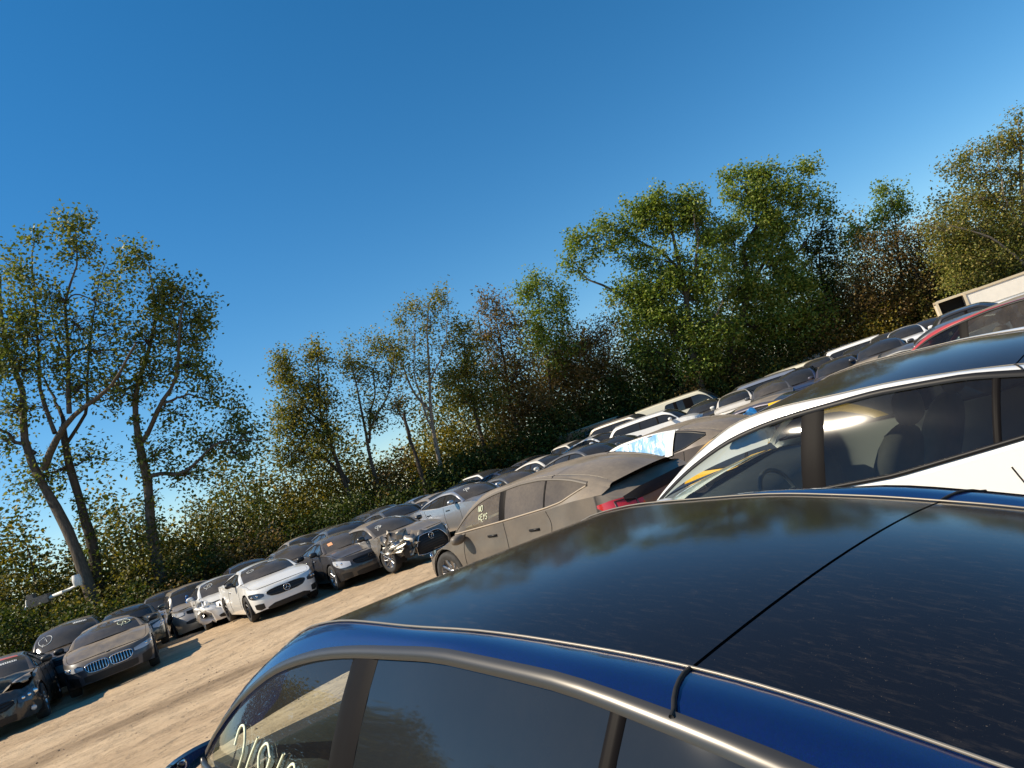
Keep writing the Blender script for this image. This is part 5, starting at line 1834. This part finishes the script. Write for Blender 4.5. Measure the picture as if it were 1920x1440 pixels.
tree('cottonwood_tree', 'slim bright green tree standing above the dark branches', 50,
     [([(1700, 610), (1690, 520), (1680, 440), (1670, 360)], .18, .02)], [(1662, 362, 18, 20, 1), (1685, 370, 22, 22, 1), (1668, 395, 30, 22, 1.1), (1695, 400, 22, 20, .9), (1660, 425, 34, 26, 1), (1605, 425, 20, 20, .8), (1600, 455, 26, 24, .8)], L_COT, B_DARK, .20, .20, seed=34)
tree('thicket_tree', 'dark many-stemmed tree with sky between its branches', 48,
     [([(1740, 595), (1722, 530), (1700, 480), (1660, 450)], .17, .02), ([(1738, 590), (1720, 500, .5), (1725, 440, .6)], .12, .02), ([(1705, 590), (1680, 520, 1), (1650, 500, 1)], .07, .02), ([(1735, 570), (1760, 500, -.5), (1775, 450, -.6)], .1, .02)],
     [(1640, 465, 50, 26, .8), (1700, 450, 45, 28, .8), (1745, 440, 40, 32, .8), (1680, 490, 55, 28, .7), (1740, 490, 45, 34, .8), (1620, 520, 45, 40, .8), (1600, 570, 40, 50, 1), (1650, 570, 50, 50, .9), (1700, 560, 45, 50, .9), (1750, 560, 45, 40, .9)], L_BROWN, B_DARK, .20, .17, seed=35, twig=1.5)
tree('maple_tree', 'big olive-brown tree at the right edge with fanning pale branches', 44,
     [([(1955, 600), (1940, 520), (1925, 420), (1915, 320), (1910, 230)], .36, .03), ([(1935, 500), (1890, 420, .5), (1840, 340, .8), (1800, 310, .9)], .13, .02), ([(1930, 450), (1880, 350, -.5), (1870, 270, -.6)], .12, .02),
      ([(1945, 530), (1880, 460, -.8), (1810, 430, -1), (1770, 420, -1.1)], .12, .02), ([(1940, 520), (1870, 500, .6), (1800, 510, 1)], .08, .02)],
     [(1912, 222, 14, 18, 1), (1885, 255, 34, 26, .9), (1905, 275, 40, 34, .9), (1860, 290, 36, 26, .8), (1815, 290, 34, 22, .7), (1785, 320, 26, 18, .7), (1845, 325, 45, 28, .7), (1900, 330, 45, 36, .9), (1830, 375, 50, 30, .8), (1785, 395, 36, 30, .9), (1880, 390, 55, 36, .9), (1770, 435, 45, 30, .9), (1830, 430, 60, 36, 1), (1900, 445, 55, 40, 1), (1790, 480, 55, 36, 1), (1860, 490, 65, 36, 1), (1920, 500, 50, 45, 1), (1810, 530, 60, 30, 1)], L_OLIVE, B_PALE, .20, .17, seed=36, twig=1.4)
# ------------------------------------------------------------------ shrubs under the trees
LINE = [(-80, 30.5), (100, 31.5), (250, 33), (450, 37), (650, 39), (850, 42), (1050, 45), (1300, 47), (1550, 49), (1750, 48), (1990, 45)]


def line_pt(px, dd=0.0):
    d = float(np.interp(px, [p[0] for p in LINE], [p[1] for p in LINE])) + dd
    hy = 720 + FPX * math.tan(PITCH) / math.cos(ROLL) - (px - 960) * math.tan(ROLL)
    p = at(px, hy, d)
    return np.array([p[0], p[1], 0.0])


def shrub(px, dd, rad, h, leaf, label, n, size, seed, group='shrubs under the trees'):
    r = np.random.default_rng(seed)
    b = line_pt(px, dd)
    root = empty('shrub', (b[0], b[1], float(ground_h(np.array([b[0]]), np.array([b[1]]), False)[0])))
    tag(root, label, 'shrub', group)
    ncl = 46
    q = r.normal(size=(ncl, 3)); q /= np.linalg.norm(q, axis=1)[:, None]
    q *= r.uniform(.3, 1, (ncl, 1)) ** .4
    C = np.c_[q[:, 0] * rad, q[:, 1] * rad, h * (.52 + .48 * q[:, 2])]
    C[:, 2] *= 1 - .28 * (np.hypot(q[:, 0], q[:, 1]) ** 2)
    tw = []
    for c in C[::2]:
        m = c * np.array([.35, .35, .5]) + r.normal(size=3) * .12
        P = wiggle([(r.normal() * .15, r.normal() * .15, -.1), m, c * 1.04], 6, .04, r)
        tw.append((P, np.linspace(.035, .007, len(P))))
    obj('stems', tubes_mesh('stems', tw, 4), B_DARK, root)
    k = r.integers(0, ncl, n)
    L = C[k] + r.normal(size=(n, 3)) * np.array([rad * .17, rad * .17, h * .095])
    L[:, 2] = np.abs(L[:, 2])
    obj('foliage', leaves_mesh('foliage', L, size, .35, r), leaf, root)


SPECIES = [(U_DARK, 'dark green shrub'), (U_OLIVE, 'olive shrub'), (U_YEL, 'yellowing shrub'), (U_BROWN, 'brown-leaved shrub')]
SITES = [
    # px, depth offset, radius, height, species, what it stands by
    (-40, -2.5, 2.0, 2.6, 0, 'at the left edge under the leaning trunks'), (15, -1.5, 2.0, 2.9, 0, 'behind the wrecked black sedan'), (20, 2.0, 2.2, 4.6, 1, 'at the left edge behind the hedge'),
    (70, -2.2, 1.8, 2.3, 0, 'behind the dark SUV'), (95, 1.8, 2.2, 3.6, 1, 'beside the foot of the leftmost trunk'), (120, -1.2, 1.7, 2.2, 1, 'below the white boom'), (160, -1.8, 1.7, 2.2, 0, 'behind the teal sedan'),
    (205, -.8, 1.8, 2.6, 1, 'at the foot of the second trunk'), (215, 2.4, 2.0, 3.9, 2, 'between the second and third trunk'), (250, -1.4, 1.6, 2.2, 0, 'behind the leftmost silver SUV'), (275, .8, 1.9, 4.4, 1, 'around the ivy-clad trunk'),
    (310, -.6, 1.6, 2.4, 3, 'just right of the ivy-clad trunk'), (330, 2.2, 2.1, 4.2, 2, 'right of the ivy-clad trunk, further back'), (365, -.5, 1.8, 2.4, 0, 'above the white sedan with torn fender'), (400, 1.8, 2.2, 4.8, 1, 'below the long low branch'),
    (420, -.8, 1.7, 2.3, 3, 'above the navy sedan'), (465, 1.0, 2.2, 5.2, 0, 'tall and dense below the tip of the low branch'), (480, -1.0, 1.8, 2.6, 3, 'in front of the white block'), (530, -.6, 1.7, 2.2, 0, 'right of the white block'),
    (530, 2.5, 2.3, 5.0, 2, 'under the twin-topped tree'), (585, -.8, 1.9, 2.6, 0, 'above the black SUV'), (600, 2.2, 2.0, 4.5, 2, 'glowing behind the twin-topped tree'), (640, -.6, 1.9, 3.0, 0, 'at the foot of the twin-topped tree'),
    (660, 2.4, 2.2, 4.8, 2, 'left of the feathery olive tree'), (690, -.6, 1.9, 2.8, 0, 'at the foot of the feathery olive tree'), (735, .6, 1.8, 3.2, 3, 'left of the leaning dead trunk'), (740, -1.0, 1.8, 2.3, 0, 'above the silver sedan with the scribble'), (760, 3.0, 2.2, 4.2, 3, 'behind the leaning dead trunk'),
    (800, -.8, 1.9, 2.6, 0, 'at the foot of the leaning dead trunk'), (830, 1.5, 2.0, 4.4, 2, 'at the foot of the pale tree'), (855, -.8, 1.9, 3.0, 0, 'above the red roof'), (890, 2.2, 2.4, 5.2, 2, 'under the dense olive tree'), (905, -.6, 2.0, 3.3, 0, 'above the black-roofed hatchback'),
    (950, 1.2, 2.4, 5.0, 3, 'under the russet tree'), (955, -.8, 2.1, 3.2, 0, 'above the navy sedan by the hedge'), (1005, -.6, 2.2, 3.6, 0, 'above the dusty white sedan'), (1010, 2.0, 2.6, 6.0, 1, 'under the small bright green tree'), (1055, -.4, 2.3, 3.8, 0, 'above the scruffy pickup'),
    (1075, 1.8, 2.6, 6.2, 3, 'behind the burnt van'), (1110, .8, 2.3, 4.0, 0, 'above the burnt van'), (1140, 2.0, 2.6, 6.0, 1, 'right of the burnt van'), (1165, .5, 2.3, 4.2, 0, 'between the burnt van and cream van'), (1210, 1.2, 2.6, 5.8, 0, 'above the white SUV'),
    (1250, .6, 2.4, 4.2, 3, 'above the cream van'), (1290, 2.4, 2.8, 6.5, 1, 'at the foot of the largest tree'), (1330, .8, 2.4, 4.2, 0, 'right of the largest trunk'), (1370, 2.4, 2.6, 5.5, 3, 'at the foot of the tallest tree'), (1410, .6, 2.3, 3.8, 0, 'above the silver SUV with the red lamp'),
    (1450, 1.6, 2.6, 5.6, 1, 'above the cream SUV'), (1500, .8, 2.5, 4.8, 0, 'right of the cream SUV'), (1540, 1.0, 2.6, 5.6, 3, 'under the narrow dark tree'), (1590, .6, 2.5, 5.0, 2, 'right of the narrow dark tree'), (1640, .8, 2.5, 5.2, 2, 'left of the many-stemmed tree'),
    (1690, .6, 2.4, 4.4, 1, 'at the foot of the many-stemmed tree'), (1740, 1.4, 2.5, 5.2, 0, 'behind the dark box trailer'), (1800, 1.6, 2.6, 5.6, 0, 'between the box trailer and white box truck'), (1860, 2.2, 2.8, 6.0, 1, 'behind the white box truck'), (1930, 2.2, 2.8, 6.2, 0, 'at the right edge under the big maple')]
for i, (px, dd, rad, h, sp, where) in enumerate(SITES):
    shrub(px, dd, rad, h, SPECIES[sp][0], SPECIES[sp][1] + ' ' + where, int(330 * rad * h * (1.0 if px < 460 else .9)) + 800, .13 if px < 700 else .155, 100 + i)

# far wood behind: nobody could count its leaves or stems
r = np.random.default_rng(77)
pts, stems = [], []
for px in np.arange(-120, 2060, 6.0):
    hmax = float(np.interp(px, [-100, 200, 430, 480, 640, 760, 900, 1000, 1150, 1300, 1550, 1700, 2000], [7.0, 6.0, 5.4, 7.0, 6.4, 5.6, 8.0, 8.5, 9.0, 9.5, 9.0, 8.0, 9.0]))
    m = int(52 * hmax)
    b = line_pt(px, 0)
    dd = r.uniform(2.5, 10, m)
    dirv = b[:2] / np.linalg.norm(b[:2])
    z = hmax * r.beta(1.3, 1.5, m) * (1 + .25 * math.sin(px * .031) + .15 * math.sin(px * .083 + 1))
    xy = b[:2] + dirv * dd[:, None] + r.normal(size=(m, 2)) * .5
    pts.append(np.c_[xy, z])
    if r.random() < .55:
        q = b[:2] + dirv * r.uniform(2, 9) + r.normal(size=2) * .3
        hh = hmax * r.uniform(.45, .95)
        lean = r.normal(size=2) * .10 * hh
        P = wiggle([(q[0], q[1], -.3), (q[0] + lean[0] * .4, q[1] + lean[1] * .4, hh * .5), (q[0] + lean[0], q[1] + lean[1], hh)], 8, .08, r)
        stems.append((P, np.linspace(r.uniform(.05, .11), .015, len(P))))
pts = np.concatenate(pts)
sel = r.integers(0, 3, len(pts))
fw = empty('far_wood')
tag(fw, 'far undergrowth and thin stems behind the first trees', 'woodland', kind='stuff')
for k, lm in enumerate((U_OLIVE, U_YEL, U_DARK)):
    o = obj('foliage', leaves_mesh('foliage', pts[sel == k], .18, .35, r), lm, fw)
    o['kind'] = 'stuff'
o = obj('stems', tubes_mesh('stems', stems, 5), B_DARK, fw)
o['kind'] = 'stuff'

# trees standing behind the photographer, seen only mirrored in the near windows
def back_tree(x, y, h, rad, seed, label, leaf):
    r = np.random.default_rng(seed)
    root = empty('shade_tree', (x, y, 0))
    tag(root, label, 'tree', 'trees behind the photographer')
    tr = wiggle([(0, 0, -.3), (.1, .1, h * .35), (.3, -.1, h * .75)], 10, .08, r)
    paths = [(tr, np.linspace(.3, .08, len(tr)))]
    ncl = 150
    q = r.normal(size=(ncl, 3)); q /= np.linalg.norm(q, axis=1)[:, None]
    q *= r.uniform(.25, 1, (ncl, 1)) ** .45
    C = np.c_[q[:, 0] * rad, q[:, 1] * rad, h * .62 + q[:, 2] * h * .36]
    for c in C[::2]:
        i = np.argmin(np.linalg.norm(tr - c * np.array([.3, .3, .75]), axis=1))
        P = wiggle([tr[i], (tr[i] + c) / 2 + r.normal(size=3) * .2, c], 6, .05, r)
        paths.append((P, np.linspace(.06, .01, len(P))))
    obj('trunk', tubes_mesh('trunk', paths, 5), B_DARK, root)
    k = r.integers(0, ncl, 9000)
    obj('crown', leaves_mesh('crown', C[k] + r.normal(size=(9000, 3)) * .55, .24, .35, r), leaf, root)


for i, (az, dist, h, rad, where) in enumerate(((-63, 45, 13.0, 4.0, 'first'), (-67.5, 46, 14.0, 4.0, 'second'), (-71, 45, 11.5, 3.2, 'third'), (-78.5, 44, 14.2, 2.6, 'fourth, set apart'), (-82, 45, 12.5, 2.6, 'fifth'), (-57, 46, 12, 4, 'nearest the left frame edge'))):
    a = math.radians(az)
    back_tree(dist * math.sin(a), dist * math.cos(a), h, rad, 300 + i, 'tree mirrored in the blue car window, ' + where + ' of that row', L_DARK if i % 2 else L_OLIVE)

# ------------------------------------------------------------------ things half lost in the hedge
M_FIBRE = plain('white_fibreglass', (.74, .74, .70), .45, var=.08)
M_STEEL = plain('weathered_steel', (.16, .15, .14), .55, .5, var=.3)
b = at(95, 1118, 31)
lift = empty('bucket_truck', (b[0], b[1], 0))
tag(lift, 'white bucket lift and its pale boom lying in the hedge at left', 'lift')
w = lambda px, py, d=31: at(px, py, d) - np.array([b[0], b[1], 0])
MB().tube([w(48, 1142), w(90, 1122), w(118, 1110)], [.08, .08, .075], 8).build('boom', M_FIBRE, lift)
MB().tube([w(112, 1112), w(132, 1104), w(150, 1094)], [.06, .06, .05], 8).build('upper_boom', M_FIBRE, lift)
MB().box(w(75, 1128) + np.array([0, 0, .05]), (.9, .3, .35)).box(w(62, 1132) + np.array([0, 0, .25]), (.3, .25, .3)).build('winch', M_STEEL, lift, False)
mb = MB()
c = w(145, 1090)
rows = []
for i, f in enumerate(np.linspace(0, math.pi, 9)):
    rows.append([c + np.array([.19 * math.cos(a) * (.75 + .25 * math.sin(f)), .19 * math.sin(a) * (.75 + .25 * math.sin(f)), -.2 + .48 * i / 8]) for a in np.linspace(0, 2 * math.pi, 15)[:-1]])
mb.grid(rows, close=True)
mb.build('bucket', M_FIBRE, lift)
for px, py in ((49, 1128), (51, 1122)):
    pass
MB().tube([w(50, 1140), w(50, 1128), w(53, 1118)], .05, 6).build('bracket', M_FIBRE, lift)
MB().box((0, 0, .62), (.5, .5, 1.24)).build('pedestal', M_STEEL, lift, False)
b2 = at(516, 992, 40)
rb = MB()
rng2 = np.random.default_rng(5)
for dx, dz, sx, sz in ((0, .0, .7, .9), (.35, .1, .5, .5), (-.15, .75, .45, .45)):
    rb.add(np.array(MB().box((dx, 0, b2[2] * 0 + .5 + dz), (sx, .35, sz)).V) + rng2.normal(size=(8, 3)) * .05, MB().box((0, 0, 0), (1, 1, 1)).F)
ob = rb.build('white_panel', M_FIBRE, None, False)
ob.location = (b2[0], b2[1], b2[2] - 1.1)
tag(ob, 'broken white panels standing in the hedge left of the twin-topped tree', 'debris')
b3 = at(370, 1035, 38.5)
rail_ = empty('guard_rail', (b3[0], b3[1], 0))
tag(rail_, 'pale pipe rail running through the shrubs behind the navy sedan', 'rail')
p0, p1 = at(285, 1062, 38) - np.array([b3[0], b3[1], 0]), at(455, 1006, 39) - np.array([b3[0], b3[1], 0])
M_PIPE = plain('weathered_pipe', (.45, .34, .26), .7, var=.25)
MB().tube([p0, p1], .07, 8).build('top_rail', M_PIPE, rail_)
MB().tube([p0 - np.array([0, 0, .35]), p1 - np.array([0, 0, .35])], .06, 8).build('lower_rail', M_PIPE, rail_)
for q in np.linspace(.04, .96, 4):
    p = p0 + (p1 - p0) * q
    MB().tube([(p[0], p[1] + .01, p[2] + .1), (p[0], p[1] + .01, -.3)], .06, 6).build('post', M_PIPE, rail_)

# ------------------------------------------------------------------ box trucks at the far right
M_BOXW = plain('white_box_panel', (.74, .71, .64), .5, var=.06, vscale=3)
M_BOXF = plain('box_frame_rail', (.62, .52, .36), .5, .2)


def box_truck(px, py, d, L, W, H, heading, name, label, open_end=False):
    """cargo box whose upper near corner region is seen at (px, py); chassis, wheels and cab below"""
    p = at(px, py, d)
    root = empty(name, (p[0], p[1], 0))
    root.rotation_euler = (0, 0, math.radians(heading))
    tag(root, label, 'truck')
    top = float(p[2]); z0 = max(.9, top - H)
    zc, hh = (top + z0) / 2, top - z0
    t = .06
    MB().box((0, W / 2 - t / 2, zc), (L, t, hh)).build('side_panel', M_BOXW, root, False)
    MB().box((0, -W / 2 + t / 2, zc), (L, t, hh)).build('side_panel', M_BOXW, root, False)
    MB().box((0, 0, top - t / 2 + .003), (L - .004, W - 2 * t - .004, t)).build('box_roof', M_BOXW, root, False)
    MB().box((0, 0, z0 + t / 2), (L - .004, W - 2 * t - .004, t)).build('box_floor', M_DARK, root, False)
    MB().box((L / 2 - t / 2, 0, zc), (t, W - 2 * t - .004, hh - 2 * t - .01)).build('front_panel', M_BOXW, root, False)
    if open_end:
        MB().box((-L / 2 + .9, 0, zc), (.04, W - 2 * t - .01, hh - 2 * t - .02)).build('inner_shade_sheet', M_DARK, root, False)  # dark sheet standing in for the shade inside the open box
    else:
        MB().box((-L / 2 + t / 2, 0, zc), (t, W - 2 * t - .004, hh - 2 * t - .01)).build('rear_door', M_BOXW, root, False)
        for q in range(1, 5):
            MB().box((-L / 2 - .004, 0, z0 + hh * q / 5), (.012, W - .4, .02)).build('door_rib', M_BOXF, root, False)
    for sx in (-1, 1):
        for sy in (-1, 1):
            MB().box((sx * L / 2, sy * W / 2, zc), (.12, .12, hh + .02)).build('corner_post', M_BOXF, root, False)
    for sy in (-1, 1):
        MB().box((0, sy * (W / 2 + .004), top - .03), (L - .13, .11, .12)).build('top_rail', M_BOXF, root, False)
        MB().box((0, sy * (W / 2 + .004), z0 + .04), (L - .13, .11, .12)).build('bottom_rail', M_BOXF, root, False)
    for sx in (-1, 1):
        MB().box((sx * (L / 2 + .004), 0, top - .03), (.11, W - .13, .12)).build('end_rail', M_BOXF, root, False)
    MB().box((.3, 0, z0 - .15), (L + .6, .8, .2)).build('chassis', M_DARK, root, False)
    tm, rm = wheel_meshes(.42, 'steel')
    for wx in (-L * .28, L / 2 + .9):
        for sy in (-1, 1):
            o = obj('wheel', tm, M_RUBBER, root, (wx, sy * (W / 2 - .16), .42), (0, 0, 0 if sy > 0 else math.pi))
            obj('rim', rm, M_RIM, o)
    c = MB()
    prof = [(L / 2 + .15, .7), (L / 2 + 1.9, .7), (L / 2 + 1.95, 1.2), (L / 2 + 1.55, 1.35), (L / 2 + 1.1, 2.1), (L / 2 + .15, 2.15)]
    c.add([(x, y, z) for y in (-W * .42, W * .42) for x, z in prof], [tuple(range(6)), tuple(range(11, 5, -1))] + [(i, 6 + i, 6 + (i + 1) % 6, (i + 1) % 6) for i in range(6)])
    cb = c.build('cab', M_BOXW, root, False)
    s_ = MB().add([(L / 2 + 1.535, -W * .36, 1.40), (L / 2 + 1.535, W * .36, 1.40), (L / 2 + 1.14, W * .34, 2.05), (L / 2 + 1.14, -W * .34, 2.05)], [(0, 1, 2, 3)])
    s_.V = [(x + .012, y, z + .006) for x, y, z in s_.V]
    s_.build('windscreen', G_DARK, cb, False)
    return root


box_truck(1788, 556, 43, 4.0, 2.0, 1.9, 62, 'box_trailer', 'open-ended box trailer with dark inside, left of the white box trucks', True)
box_truck(1872, 527, 41, 3.8, 2.3, 2.5, -25, 'box_truck', 'white box truck with tan edge rails under the maple')
box_truck(1955, 500, 41, 3.8, 2.3, 2.6, -25, 'box_truck', 'white box truck cut off by the right edge')
